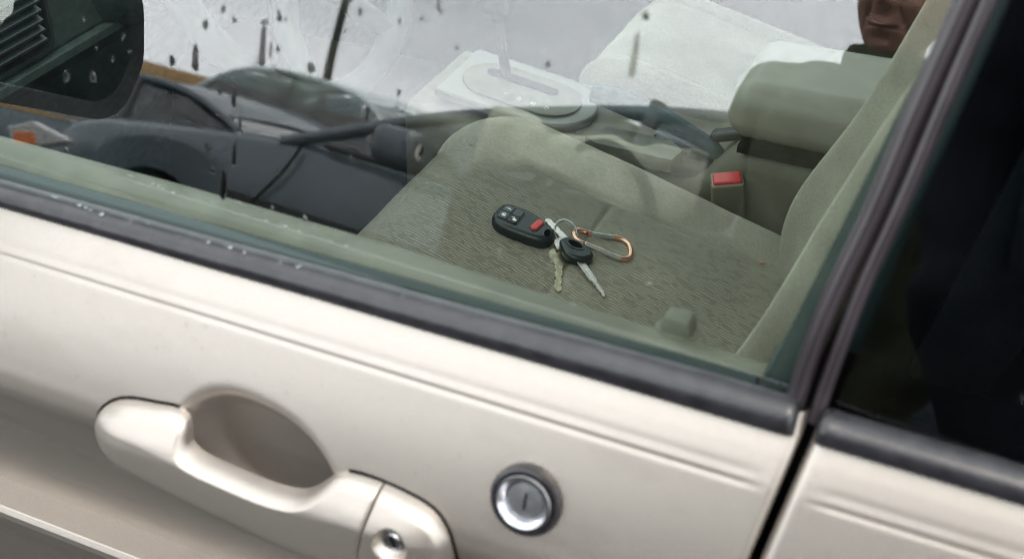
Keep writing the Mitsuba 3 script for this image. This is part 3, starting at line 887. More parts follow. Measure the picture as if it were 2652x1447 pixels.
add(CC + '__gear_rim', gplace(tube(np.c_[resample(gp.buffer(-0.003), 120), np.full(120, 0.0105)], 0.0016, 8, closed=True)), 'plate_plastic')
# hand brake
HB = CC + '__hand_brake'
add(HB, tube([(-0.385, 0.745, -0.248), (-0.36, 0.745, -0.250), (-0.30, 0.745, -0.264), (-0.245, 0.745, -0.285), (-0.225, 0.745, -0.305)], [0.011, 0.0135, 0.013, 0.011, 0.010], 18), 'dash_plastic', smooth=40)
add(HB + '__boot', move(rbox(0.11, 0.055, 0.03, 0.012), (-0.262, 0.742, -0.305), axes((1, 0, -0.1), (0.1, 0, 1))), 'black_plastic')
add(HB + '__slot', move(rbox(0.07, 0.018, 0.012, 0.005), (-0.215, 0.752, -0.262), axes((1, 0, 0.35), (-0.35, 0, 1))), 'black_plastic')
side = sg.Polygon([(-0.375, 0.700), (-0.36, 0.728), (-0.285, 0.728), (-0.268, 0.712), (-0.272, 0.688), (-0.36, 0.688)])
add(CC + '__side_tray', move(prism(side, 0.016, -0.292)), 'pale_trim', smooth=False)
# belt buckle
BK = CAR + '__belt_buckle'
Mb = axes((0.93, 0.36, 0.14), (-0.20, -0.26, 0.93))
bp = np.array([-0.206, 0.690, -0.320])
add(BK, move(rbox(0.034, 0.024, 0.085, 0.003), bp, Mb), 'buckle_plastic', smooth=40)
add(BK + '__release_button', move(rbox(0.0295, 0.0175, 0.006, 0.0025, 3), bp + Mb @ np.array([0, -0.001, 0.0425]), Mb), 'buckle_red', smooth=60)
add(BK + '__stalk', tube([bp + Mb @ np.array([0, 0, -0.04]), bp + Mb @ np.array([0.01, 0, -0.12])], 0.008), 'black_plastic')

# ------------------------------------------------------------------ the keys, laid out on the cushion plane in (x, y, height)
def seated(m, lift=-0.0012):
    m = m.copy()
    v = m.vertices
    v[:, 2] = plane_z(v[:, 0]) + v[:, 2] + lift
    m.vertices = v
    return m


def oriented(m, loc, ang, tilt=0.0, z=0.0):
    c, s = math.cos(ang), math.sin(ang)
    R = np.array([[c, -s, 0], [s, c, 0], [0, 0, 1.0]])
    if tilt:
        ct, st = math.cos(tilt), math.sin(tilt)
        R = R @ np.array([[ct, 0, st], [0, 1, 0], [-st, 0, ct]])
    return move(m, (loc[0], loc[1], z), R)


# remote fob
FOB = 'key_fob'
tag(FOB, 'black remote key fob with a red button on the seat, left of the keys', 'key fob')
fpoly = sg.Polygon(smooth_path([(-0.3738, 0.4680), (-0.3722, 0.4775), (-0.3655, 0.4830), (-0.350, 0.4850), (-0.335, 0.4822), (-0.3245, 0.4775), (-0.3165, 0.4720), (-0.3150, 0.4640), (-0.3165, 0.4565), (-0.3225, 0.4510), (-0.335, 0.4475), (-0.350, 0.4455), (-0.364, 0.4462), (-0.3715, 0.4510), (-0.3738, 0.4590)], 160, True))
fhull = fpoly.convex_hull
body = pillow(fhull, 0.0135, 0.0055, 0.0, steps=7)
hole = trimesh.creation.cylinder(0.0036, 0.05); hole.vertices *= [0.8, 1.6, 1]; hole = oriented(hole, (-0.3205, 0.4640), 0.1)
body = tri(man(body) - man(hole))
add(FOB, seated(body), 'navy_plastic', smooth=35)
face_edge = resample(fhull.buffer(-0.0042), 140)
face_edge = face_edge[face_edge[:, 0] < -0.326]
k0 = np.argmax(np.linalg.norm(np.diff(face_edge, axis=0, append=face_edge[:1]), axis=1))
face_edge = np.roll(face_edge, -(k0 + 1), axis=0)
add(FOB + '__face_line', seated(tube(np.c_[face_edge, np.full(len(face_edge), 0.0132)], 0.00035, 6)), 'button_plastic')
bpad = sg.Polygon([(-0.3695, 0.4770), (-0.3480, 0.4785), (-0.3475, 0.4530), (-0.3690, 0.4530)]).buffer(-0.004).buffer(0.004, quad_segs=10)
add(FOB + '__button_frame', seated(tube(np.c_[resample(bpad, 120), np.full(120, 0.0136)], 0.00045, 6, closed=True)), 'button_plastic')
bxm, bym = -0.3583, 0.4655
inner_pad = bpad.buffer(-0.0012)
quads = [((-1, bym, -0.38, bxm), 0, 1), ]
cells = {'trunk_button': (sg.box(-0.38, bym + 0.0005, bxm - 0.0005, 0.49), 'button_plastic'), 'blank_button': (sg.box(bxm + 0.0005, bym + 0.0005, -0.34, 0.49), 'button_plastic'),
         'lock_button': (sg.box(-0.38, 0.44, bxm - 0.0005, bym - 0.0005), 'button_plastic'), 'unlock_button': (sg.box(bxm + 0.0005, 0.44, -0.34, bym - 0.0005), 'button_black')}
for nm, (bx_, mt) in cells.items():
    g = inner_pad.intersection(bx_)
    add(FOB + '__' + nm, seated(pillow(g, 0.0022, 0.0007, 0.0125)), mt, smooth=35)


def padlock(cx, cy, open_, z=0.0148, s=1.0):
    b = pillow(sg.box(-0.0016 * s, -0.0014 * s, 0.0016 * s, 0.0012 * s).buffer(0.0003), 0.0004, 0.0001)
    sh = [(-0.0011, 0.0012), (-0.0011, 0.0026), (0, 0.0034), (0.0011, 0.0026), (0.0011, 0.0016)]
    if open_: sh = [(-0.0032, 0.0012), (-0.0032, 0.0024), (-0.0021, 0.0032), (-0.0011, 0.0024), (-0.0011, 0.0012)]
    t = tube(np.c_[smooth_path(np.array(sh) * s, 20), np.full(20, 0.0002)], 0.0004 * s, 6)
    m = cat(b, t)
    # symbols read from the long side of the fob
    return oriented(m, (cx, cy), -0.10, z=z)


add(FOB + '__lock_symbol', seated(padlock(-0.3632, 0.4590, False)), 'white_print', smooth=False)
add(FOB + '__unlock_symbol', seated(padlock(-0.3520, 0.4590, True)), 'white_print', smooth=False)
car_sym = cat(pillow(sg.Polygon([(-0.0026, -0.0005), (0.0026, -0.0005), (0.0026, 0.0006), (-0.0026, 0.0006)]), 0.0004, 0.0001), pillow(sg.Polygon([(-0.0012, 0.0006), (0.0012, 0.0006), (0.0008, 0.0015), (-0.0010, 0.0015)]), 0.0004, 0.0001))
add(FOB + '__trunk_symbol', seated(oriented(car_sym, (-0.3630, 0.4705), -0.1, z=0.0148)), 'white_print', smooth=False)
pan = sg.LineString([(-0.3330, 0.4612), (-0.3318, 0.4722)]).buffer(0.0036, quad_segs=12)
add(FOB + '__panic_button', seated(pillow(pan, 0.0030, 0.0012, 0.0125)), 'red_plastic', smooth=40)
add(FOB + '__panic_frame', seated(tube(np.c_[resample(pan.buffer(0.0008), 80), np.full(80, 0.0136)], 0.0004, 6, closed=True)), 'button_plastic')


def teeth_blade(L, w, tip, cuts_a, cuts_b, t=0.0022, grooves=(), z0=0.0):
    """A key blade along +x from 0 to L with bitting cuts (position, width, depth) on both edges."""
    a = [(0, w / 2)]
    for x, cw, d in sorted(cuts_a):
        a += [(x - cw, w / 2 - d * 0.15), (x - cw * 0.35, w / 2 - d), (x + cw * 0.35, w / 2 - d), (x + cw, w / 2 - d * 0.15)]
    a += [(L - tip, w / 2 * 0.85), (L, w * 0.12)]
    b = [(L, -w * 0.12), (L - tip, -w / 2 * 0.85)]
    for x, cw, d in sorted(cuts_b, reverse=True):
        b += [(x + cw, -w / 2 + d * 0.15), (x + cw * 0.35, -w / 2 + d), (x - cw * 0.35, -w / 2 + d), (x - cw, -w / 2 + d * 0.15)]
    b += [(0, -w / 2)]
    poly = sg.Polygon(a + b).buffer(0)
    lo, hi = prism(poly.buffer(-0.0002), t, z0), prism(poly, t - 0.0005, z0 + 0.00025)
    m = man(hi) + man(lo)
    for x0, x1, yy, gw in grooves:
        m = m - man(move(trimesh.creation.box([x1 - x0, gw, 0.0009]), ((x0 + x1) / 2, yy, z0 + t)))
    return tri(m)


# car key with a black plastic head
CK = 'car_key'
tag(CK, 'car key with black plastic head and long silver blade, lower right in the bunch', 'key')
hp = sg.Polygon(smooth_path([(-0.3085, 0.4660), (-0.3055, 0.4725), (-0.2990, 0.4765), (-0.2910, 0.4765), (-0.2830, 0.4740), (-0.2765, 0.4690), (-0.2745, 0.4625), (-0.2770, 0.4555), (-0.2830, 0.4505), (-0.2900, 0.4485), (-0.2965, 0.4500), (-0.3040, 0.4570)], 100, True))
hole_p = sg.Polygon(smooth_path([(-0.3010, 0.4690), (-0.2960, 0.4715), (-0.2885, 0.4700), (-0.2860, 0.4665), (-0.2900, 0.4635), (-0.2975, 0.4640)], 50, True))
head = man(pillow(hp.convex_hull, 0.0100, 0.0036, 0.0022, steps=6)) - man(prism(hole_p, 0.03, -0.005))
head = head - (man(pillow(hp.convex_hull.buffer(-0.0035), 0.004, 0.0005, 0.0116)) - man(prism(hole_p.buffer(0.0022), 0.03, 0)))
add(CK, seated(tri(head)), 'navy_plastic', smooth=35)
ang = math.atan2(0.4255 - 0.4530, -0.2470 + 0.2815)
bo = [(0, 0.0038), (0.029, 0.0037), (0.0292, 0.0026), (0.044, 0.0025), (0.0492, 0.0006), (0.0492, -0.0008), (0.0465, -0.0022), (0.0450, -0.0012), (0.0432, -0.0012), (0.0420, -0.0026), (0.0404, -0.0016), (0.0388, -0.0016),
      (0.0374, -0.0030), (0.0358, -0.0012), (0.0340, -0.0012), (0.0326, -0.0029), (0.0308, -0.0018), (0.0292, -0.0018), (0.0270, -0.0037), (0, -0.0038)]
bp_ = sg.Polygon(bo)
bl = tri((man(prism(bp_.buffer(-0.0003), 0.0024)) + man(prism(bp_, 0.0016, 0.0004))) - man(move(trimesh.creation.box([0.040, 0.0011, 0.0014]), (0.027, -0.0002, 0.0024))))
add(CK + '__blade', seated(oriented(bl, (-0.2855, 0.4555), ang, 0.055, 0.0056)), 'nickel', smooth=20)
add(CK + '__rivet_hole', seated(oriented(trimesh.creation.cylinder(0.0007, 0.0006), (-0.2795, 0.4520), 0, z=0.0074)), 'gap_black')
# brass key, pointing down under the car key head
BKY = 'brass_key'
tag(BKY, 'worn brass house key pointing towards the door, lowest left in the bunch', 'key')
bow = sg.Polygon(smooth_path([(-0.3125, 0.4500), (-0.3130, 0.4570), (-0.3080, 0.4625), (-0.3010, 0.4610), (-0.2960, 0.4550), (-0.2945, 0.4475), (-0.2965, 0.4400), (-0.3015, 0.4390), (-0.3080, 0.4435)], 80, True))
bow = bow.difference(sg.Point(-0.3065, 0.4575).buffer(0.0026))
ang2 = math.atan2(0.4040 - 0.4400, -0.2845 + 0.2985)
blade2 = teeth_blade(0.0385, 0.0078, 0.0030, [(0.007 + 0.0052 * i, 0.0021, d) for i, d in enumerate((0.0014, 0.0007, 0.0016, 0.0009, 0.0013))], [(0.009 + 0.0062 * i, 0.0022, d) for i, d in enumerate((0.0016, 0.0010, 0.0018, 0.0008))], 0.0021, [(0.0, 0.036, -0.0012, 0.0008), (0.0, 0.036, 0.0015, 0.0007)])
add(BKY, seated(cat(prism(bow.buffer(-0.0002), 0.0021, 0.0008), prism(bow, 0.0016, 0.00105))), 'brass', smooth=20)
add(BKY + '__blade', seated(oriented(blade2, (-0.2990, 0.4415), ang2, 0.0, 0.0009)), 'brass', smooth=20)
# silver key, pointing away above the fob
SK = 'silver_key'
tag(SK, 'flat silver key pointing away behind the fob, topmost in the bunch', 'key')
kb = sg.Polygon(smooth_path([(-0.3145, 0.4700), (-0.3110, 0.4765), (-0.3060, 0.4805), (-0.3015, 0.4770), (-0.3000, 0.4700), (-0.3030, 0.4630), (-0.3075, 0.4590), (-0.3125, 0.4630)], 80, True))
kb = kb.difference(sg.Point(-0.3060, 0.4650).buffer(0.0021))
ang3 = math.atan2(0.4955 - 0.4780, -0.3345 + 0.3095)
blade3 = teeth_blade(0.0320, 0.0078, 0.0030, [(0.008 + 0.006 * i, 0.0018, d) for i, d in enumerate((0.0008, 0.0014, 0.0007, 0.0012))], [(0.012 + 0.0065 * i, 0.0018, d) for i, d in enumerate((0.0010, 0.0007, 0.0013))], 0.0020, [(0.012, 0.031, 0.0002, 0.0009)])
add(SK, seated(cat(prism(kb.buffer(-0.0002), 0.0020, 0.0035), prism(kb, 0.0015, 0.00375))), 'nickel_worn', smooth=20)
add(SK + '__blade', seated(oriented(blade3, (-0.3085, 0.4775), ang3, 0.06, 0.0036)), 'nickel_worn', smooth=20)
# split ring, standing tilted through the fob loop and the carabiner
KR = 'split_ring'
tag(KR, 'thin steel split ring joining the fob to the carabiner', 'key ring')
rc = np.array([-0.3085, 0.4810, 0.0085]); e1 = np.array([0.0108, 0.0015, -0.001]); e2 = np.array([-0.0015, 0.0100, 0.0062])
tt = np.linspace(0, 2 * np.pi, 90, endpoint=False)
R1 = np.array([rc + math.cos(a) * e1 + math.sin(a) * e2 for a in tt])
add(KR, seated(tube(R1, 0.0008, 10, closed=True)), 'steel', smooth=True)
tt = np.linspace(0.3, 5.6, 70)
add(KR + '__coil', seated(tube(np.array([rc + [0, -0.0004, 0.0016] + math.cos(a) * e1 * 0.985 + math.sin(a) * e2 * 0.985 for a in tt]), 0.00078, 10)), 'steel', smooth=True)
# carabiner
CB = 'carabiner'
tag(CB, 'small copper coloured carabiner with a silver gate on the seat', 'carabiner')
cp = smooth_path([(-0.2935, 0.4965), (-0.2985, 0.4955), (-0.3020, 0.4915), (-0.3022, 0.4855), (-0.2995, 0.4800), (-0.2945, 0.4765), (-0.2876, 0.4762)], 40)
hh = np.interp(np.linspace(0, 1, 40), [0, 0.5, 1], [0.0068, 0.0095, 0.0098])
c2_ = smooth_path([(-0.2550, 0.4865), (-0.2515, 0.4885), (-0.2490, 0.4930), (-0.2495, 0.5000), (-0.2530, 0.5080), (-0.2580, 0.5135), (-0.2640, 0.5155), (-0.2690, 0.5138)], 44)
add(CB, seated(cat(tube(np.c_[cp, hh], 0.0027, 16), tube(np.c_[c2_, np.full(44, 0.0030)], 0.0027, 16))), 'copper', smooth=True)
add(CB + '__spine', seated(tube(np.c_[np.linspace(-0.2876, -0.2550, 30), np.linspace(0.4762, 0.4865, 30), np.linspace(0.0098, 0.0030, 30)], 0.0027, 16)), 'nickel', smooth=True)
gate = np.c_[np.linspace(-0.2915, -0.2705, 20), np.linspace(0.4975, 0.5130, 20), np.linspace(0.0068, 0.0034, 20)]
add(CB + '__gate', seated(tube(gate, 0.0023, 14)), 'steel', smooth=True)
for p_, nx in ((gate[0], gate[1]), (gate[-1], gate[-2])):
    d = (nx - p_) / np.linalg.norm(nx - p_)
    add(CB + '__collar', seated(tube([p_ - d * 0.0018, p_ - d * 0.0014, p_ + d * 0.0014, p_ + d * 0.0018], [0.0026, 0.0033, 0.0033, 0.0026], 14)), 'copper', smooth=40)
# a crumb on the bolster
cr = trimesh.creation.icosphere(1, 0.0016); cr.vertices *= [1.6, 0.8, 0.6]
cr.apply_translation(on_seat([-0.140], [0.5735], 0.002)[0])
add('crumb', cr, 'crumb', smooth=False)
tag('crumb', 'tiny orange crumb on the seat seam near the backrest', 'crumb')


# ------------------------------------------------------------------ other cars in the car park
def sedan(name, loc, L, prof, roof, body_mat, label, belt, W=1.68, scale=1.0, lamp=True, arch=(0.78, 3.25), wheel_r=0.30, glass='glass_tinted'):
    """A saloon facing -x. prof: top line of the lower body [(x, z)]; roof: outline of the greenhouse [(x, z)] from bonnet to boot."""
    O = np.array(loc, float)
    xs_ = np.array([p[0] for p in prof]); zs_ = np.array([p[1] for p in prof])
    tf = PchipInterpolator(xs_, zs_)
    xx = np.linspace(xs_[0], xs_[-1], 90)
    zb = 0.20
    S = []
    for x in xx:
        u = (x - xs_[0]) / (xs_[-1] - xs_[0])
        w = W / 2 * (1 - 0.30 * abs(2 * u - 1) ** 6 - 0.02 * (1 - u))
        zt_ = float(tf(x))
        lo = zb
        for c in arch:
            dxx = abs(x - xs_[0] - c)
            if dxx < wheel_r + 0.05: lo = max(lo, math.sqrt((wheel_r + 0.05) ** 2 - dxx ** 2) + 0.28)
        lo = min(lo, zt_ - 0.06)
        sec = [(-w * 0.93, zt_), (-w * 0.985, zt_ - 0.035), (-w, (zt_ * 0.62 + lo * 0.38)), (-w * 0.97, lo), (w * 0.97, lo), (w, (zt_ * 0.62 + lo * 0.38)), (w * 0.985, zt_ - 0.035), (w * 0.93, zt_), (w * 0.5, zt_ - 0.01), (-w * 0.5, zt_ - 0.01)]
        S.append([(O[0] + x, O[1] + y, O[2] + z) for y, z in sec])
    add(name, loft(S), body_mat, smooth=32)
    # greenhouse: roof shell and pillars in paint, glass between
    rx = np.array([p[0] for p in roof]); rz = np.array([p[1] for p in roof])
    top_z = rz.max()

    def side_y(z):
        return W / 2 * 0.93 - 0.26 * max(0.0, z - belt)
    n = len(roof)
    for s in (-1, 1):
        add(name + '__pillar', tube(np.array([(O[0] + x, O[1] + s * side_y(z), O[2] + z) for x, z in smooth_path(roof, 40)]), 0.024, 10), body_mat, smooth=True)
        ib = [i for i in range(n)]
        P_ = [(O[0] + x, O[1] + s * (side_y(z) + 0.004), O[2] + z) for x, z in roof]
        xm = (roof[1][0] + roof[-2][0]) / 2 + 0.05
        pol = sg.Polygon(roof).buffer(-0.03)
        for side_, clip in (('front', sg.box(-10, -10, xm - 0.03, 10)), ('rear', sg.box(xm + 0.03, -10, 10, 10))):
            g = pol.intersection(clip)
            t2 = trimesh.creation.triangulate_polygon(g, engine='earcut')
            vv = np.array([(O[0] + x, O[1] + s * (side_y(z) - 0.002), O[2] + z) for x, z in t2[0]])
            add(name + '__side_window', trimesh.Trimesh(vv, t2[1], process=False), glass, smooth=False)
        add(name + '__centre_pillar', tube([(O[0] + xm, O[1] + s * side_y(belt), O[2] + belt), (O[0] + xm + 0.03, O[1] + s * side_y(top_z), O[2] + top_z - 0.01)], 0.03, 8), 'trim_black')
    # roof and screens as a sheet across the width along the outline
    line = smooth_path(roof, 40)
    flat = line[:, 1] > top_z - 0.10
    across = np.linspace(-1, 1, 9)

    def across_sheet(pts, crown=0.03):
        return sheet(np.array([[(O[0] + x, O[1] + a * side_y(z), O[2] + z + crown * (1 - a * a)) for a in across] for x, z in pts]))
    i0, i1 = np.where(flat)[0][0], np.where(flat)[0][-1]
    add(name + '__roof', across_sheet(line[i0:i1 + 1]), body_mat, smooth=True)
    add(name + '__windscreen', across_sheet(line[:i0 + 1], 0.015), glass, smooth=True)
    add(name + '__rear_screen', across_sheet(line[i1:], 0.015), glass, smooth=True)
    cab = slab(np.array([O[0] + roof[0][0] + 0.3, O[1] - W * 0.40, O[2] + belt - 0.10]), np.array([O[0] + roof[-1][0] - 0.2, O[1] + W * 0.40, O[2] + belt - 0.02]))
    add(name + '__cabin', cab, 'dark_interior', smooth=False)
    for s in (-1, 1):
        sx = roof[1][0] + 0.75
        add(name + '__seat', move(rbox(0.16, 0.46, 0.55, 0.06), O + [sx, s * 0.36, belt + 0.12], axes((1, 0, -0.2), (0.2, 0, 1))), 'seat_far')
    for c in arch:
        for s in (-1, 1):
            wl = move(lathe([(0.18, -0.09), (wheel_r - 0.02, -0.09), (wheel_r, -0.06), (wheel_r, 0.06), (wheel_r - 0.02, 0.09), (0.19, 0.085)], 40), O + [xs_[0] + c, s * (W / 2 - 0.11), wheel_r], np.array([[1, 0, 0], [0, 0, -1], [0, 1, 0]]).astype(float))
            add(name + '__wheel', wl, 'tyre', smooth=40)
            add(name + '__wheel_rim', move(lathe([(0.185, -0.08), (0.185, 0.07), (0.12, 0.05), (0.02, 0.06)], 30), O + [xs_[0] + c, s * (W / 2 - 0.11), wheel_r], np.array([[1, 0, 0], [0, 0, -s], [0, s, 0]]).astype(float)), 'chrome_dark', smooth=40)
    tag(name, label, 'car')
    return side_y


# the dark saloon parked alongside (seen mirrored in the driver window)
N = 'dark_blue_saloon'
NL = (-3.98, -4.02, GROUND)
side_n = sedan(N, NL, 4.1, [(0.0, 0.50), (0.08, 0.63), (0.25, 0.72), (0.6, 0.785), (1.0, 0.835), (1.40, 0.870), (1.9, 0.855), (3.2, 0.88), (4.1, 0.84), (4.25, 0.6)],
               [(1.30, 0.855), (1.55, 0.955), (1.84, 1.068), (2.24, 1.185), (2.75, 1.295), (3.2, 1.315), (3.5, 1.25), (3.95, 0.89)], 'paint_dark_blue',
               'dark blue saloon parked alongside, mirrored in the driver window', 0.86)
yn = NL[1] + 0.84
lampP = sg.Polygon([(-0.02, 0.0), (0.10, 0.045), (0.30, 0.02), (0.16, -0.03), (0.02, -0.055)]).buffer(0.008)
Ml = np.stack([np.array([1.0, 0.05, 0]), np.array([0, 0, 1.0]), np.array([0.05, -1.0, 0]) * -1], 1)
add(N + '__headlamp', move(pillow(lampP.convex_hull, 0.05, 0.012), (NL[0] + 0.05, yn - 0.07, GROUND + 0.61), Ml), 'lamp_clear')
add(N + '__side_indicator', move(pillow(sg.Polygon([(0, 0.0), (0.10, 0.02), (0.13, -0.01), (0.02, -0.045)]).buffer(0.006), 0.03, 0.006), (NL[0] + 0.07, yn - 0.045, GROUND + 0.60), Ml), 'amber')
add(N + '__door_mirror', move(rbox(0.16, 0.20, 0.13, 0.045), (NL[0] + 1.86, yn + 0.06, GROUND + 0.95)), 'paint_dark_blue')
sx_ = np.array([(NL[0] + 1.42, yn - 0.012, GROUND + 0.87), (NL[0] + 1.40, yn + 0.003, GROUND + 0.80), (NL[0] + 1.28, yn + 0.004, GROUND + 0.62), (NL[0] + 1.18, yn + 0.002, GROUND + 0.45)])
add(N + '__door_seam', tube(smooth_path(sx_, 20), 0.006, 6), 'gap_black')
add(N + '__lower_cladding', slab(np.array([NL[0] + 1.14, yn - 0.02, GROUND + 0.19]), np.array([NL[0] + 2.90, yn + 0.006, GROUND + 0.64])), 'black_plastic', smooth=False)
add(N + '__belt_trim', tube([(NL[0] + 1.5, yn - 0.035, GROUND + 0.885), (NL[0] + 2.4, yn - 0.032, GROUND + 0.875), (NL[0] + 3.8, yn - 0.035, GROUND + 0.875)], 0.012, 8), 'black_plastic')
# the pale car and the red car further down the car park
sedan('pale_silver_car', (-9.0, -9.0, GROUND - 0.40), 4.1, [(0.0, 0.50), (0.10, 0.66), (0.5, 0.74), (1.1, 0.86), (1.6, 0.93), (2.2, 0.96), (3.7, 0.98), (4.0, 0.84), (4.1, 0.5)],
      [(1.2, 0.93), (1.55, 1.22), (1.95, 1.52), (2.4, 1.62), (3.0, 1.61), (3.4, 1.50), (3.75, 1.0)], 'paint_silver', 'pale silver car in the next row of the car park', 0.88)
sedan('dark_grey_car', (-8.25, -6.45, GROUND - 0.40), 4.1, [(0.0, 0.50), (0.10, 0.66), (0.5, 0.74), (1.1, 0.82), (1.6, 0.88), (2.2, 0.90), (3.7, 0.90), (4.0, 0.80), (4.1, 0.5)],
      [(1.2, 0.88), (1.6, 1.06), (2.05, 1.22), (2.5, 1.30), (3.0, 1.285), (3.4, 1.16), (3.85, 0.92)], 'paint_dark_blue', 'dark car in the next row with a sloping rear screen, left of the pale car', 0.88)


# bare trees
def bare_tree(name, loc, H, r0, label, seed, lean=0.0, depth=3, nlimb=7, spread=0.5, start=0.45):
    rg = np.random.default_rng(seed)
    base = np.array(loc, float)
    pts = [base + [lean * H * k + 0.02 * H * math.sin(k * 5 + seed), 0.01 * H * math.sin(k * 7), H * k] for k in np.linspace(0, 1, 14)]
    add(name + '__trunk', tube(pts, np.linspace(r0, r0 * 0.35, 14), 8), 'bark', smooth=True)
    tw = []

    def grow(p, d, L, r, lev):
        q = [p]
        for _ in range(4):
            d = d + rg.normal(0, 0.13, 3); d /= np.linalg.norm(d)
            q.append(q[-1] + d * L / 4)
        tw.append(tube(q, np.linspace(r, r * 0.45, 5), 5))
        if lev > 0:
            for _ in range(4):
                k = rg.integers(1, 5)
                dd = d + rg.normal(0, 0.6, 3); dd /= np.linalg.norm(dd)
                grow(q[k], dd, L * 0.6, r * 0.5, lev - 1)
    for i in range(nlimb):
        k = rg.uniform(start, 0.98)
        a = rg.uniform(0, 2 * math.pi)
        d = np.array([math.cos(a) * spread, math.sin(a) * spread, 0.75]); d /= np.linalg.norm(d)
        p = np.array([np.interp(k, np.linspace(0, 1, 14), [q[j] for q in pts]) for j in range(3)])
        grow(p, d, H * 0.28 * (1.2 - 0.6 * k), r0 * 0.28, depth)
    add(name + '__crown', cat(*tw), 'bark', smooth=True)
    tag(name, label, 'tree')


bare_tree('bare_sapling', (-8.62, -12.2, -1.3), 9.0, 0.06, 'tall thin bare sapling with a straight dark trunk', 3, 0.03, 2, 6, 0.5, 0.6)
bare_tree('bare_bush', (-10.0, -13.0, -1.22), 1.55, 0.04, 'low bare bush with fine twigs beside the sapling', 5, 0.0, 3, 20, 1.5, 0.25)
bare_tree('bare_tree', (-21.5, -22.0, -0.2), 4.0, 0.05, 'bare tree standing on the dry grass bank', 9, 0.0, 3, 9, 0.6, 0.35)


# ------------------------------------------------------------------ people
def bones(chains, res=0.012):
    """Chains of (point, radius): hulls of spheres joined into one surface."""
    out = []
    for ch in chains:
        for (a, ra), (b, rb) in zip(ch[:-1], ch[1:]):
            s = trimesh.creation.icosphere(2, 1.0).vertices
            out.append(man(hull(np.vstack([s * ra + a, s * rb + b]))))
    m = m3.Manifold.batch_boolean(out, m3.OpType.Add)
    t = tri(m.refine_to_length(res))
    t.merge_vertices()
    trimesh.smoothing.filter_taubin(t, iterations=8)
    return t


def head_mesh():
    """A head about the origin at the ears' height, facing +y, chin at z = -0.115, top at +0.115."""
    s = trimesh.creation.icosphere(6, 1.0)
    v = s.vertices.copy()
    n_ = v.copy()
    x, y, z = v.T
    px = 0.073 * x * (1 - 0.22 * np.clip(-z, 0, 1) ** 1.6)
    py = 0.095 * y * (1 - 0.10 * np.clip(-z, 0, 1)) + 0.010 * np.clip(-z, 0, 1)
    pz = 0.118 * z
    P = np.c_[px, py, pz]
    f = np.clip(y, 0, 1)

    def g(cx, cz, sx, sz):
        return np.exp(-((P[:, 0] - cx) / sx) ** 2 - ((P[:, 2] - cz) / sz) ** 2) * (y > 0)
    out = 0.024 * g(0, -0.028, 0.011, 0.011) + 0.016 * g(0, -0.010, 0.008, 0.020) + 0.006 * g(0.014, -0.032, 0.007, 0.007) + 0.006 * g(-0.014, -0.032, 0.007, 0.007)
    out += 0.008 * (g(0.03, 0.024, 0.022, 0.008) + g(-0.03, 0.024, 0.022, 0.008))
    out -= 0.012 * (g(0.031, 0.005, 0.016, 0.011) + g(-0.031, 0.005, 0.016, 0.011))
    out += 0.006 * (g(0.031, 0.004, 0.010, 0.006) + g(-0.031, 0.004, 0.010, 0.006))
    out += 0.011 * (g(0.044, -0.030, 0.018, 0.016) + g(-0.044, -0.030, 0.018, 0.016))
    for sgn in (-1, 1):      # folds from nose to mouth
        cx = sgn * (0.020 + np.clip(-0.030 - P[:, 2], 0, 0.05) * 0.45)
        out -= 0.0085 * np.exp(-((P[:, 0] - cx) / 0.0050) ** 2) * np.exp(-((P[:, 2] + 0.050) / 0.020) ** 2) * (y > 0)
    out += 0.008 * g(0, -0.060, 0.020, 0.005) + 0.009 * g(0, -0.071, 0.018, 0.005) - 0.007 * g(0, -0.0655, 0.024, 0.0028)
    out += 0.010 * g(0, -0.098, 0.020, 0.014) - 0.005 * g(0, -0.083, 0.02, 0.006)
    P[:, 1] += out * f ** 0.3
    s.vertices = P
    return s


def hand_chains(w, d, side, s=1.0):
    """A relaxed hand at wrist w pointing along d (down), palm towards the body; five bent fingers."""
    ch = []
    fwd = np.array([0, 1.0, 0])
    inn = np.array([-side, 0, 0.0])
    palm = w + d * 0.085 * s
    for i, (off, L) in enumerate(((0.030, 0.066), (0.010, 0.075), (-0.010, 0.070), (-0.028, 0.055))):
        k = palm + fwd * off * s
        a = k + (d * 0.45 + inn * 0.06) * L * s
        b = a + (d * 0.30 + inn * 0.16) * L * s
        c = b + (d * 0.16 + inn * 0.2) * L * s
        ch.append([(w + fwd * off * 0.6, 0.015), (k, 0.0105), (a, 0.0088), (b, 0.0080), (c, 0.0068)])
    t0 = w + d * 0.03 + fwd * 0.022
    ch.append([(w, 0.018), (t0, 0.013), (t0 + d * 0.035 + fwd * 0.022 + inn * 0.012, 0.0105), (t0 + d * 0.062 + fwd * 0.028 + inn * 0.022, 0.009)])
    return ch


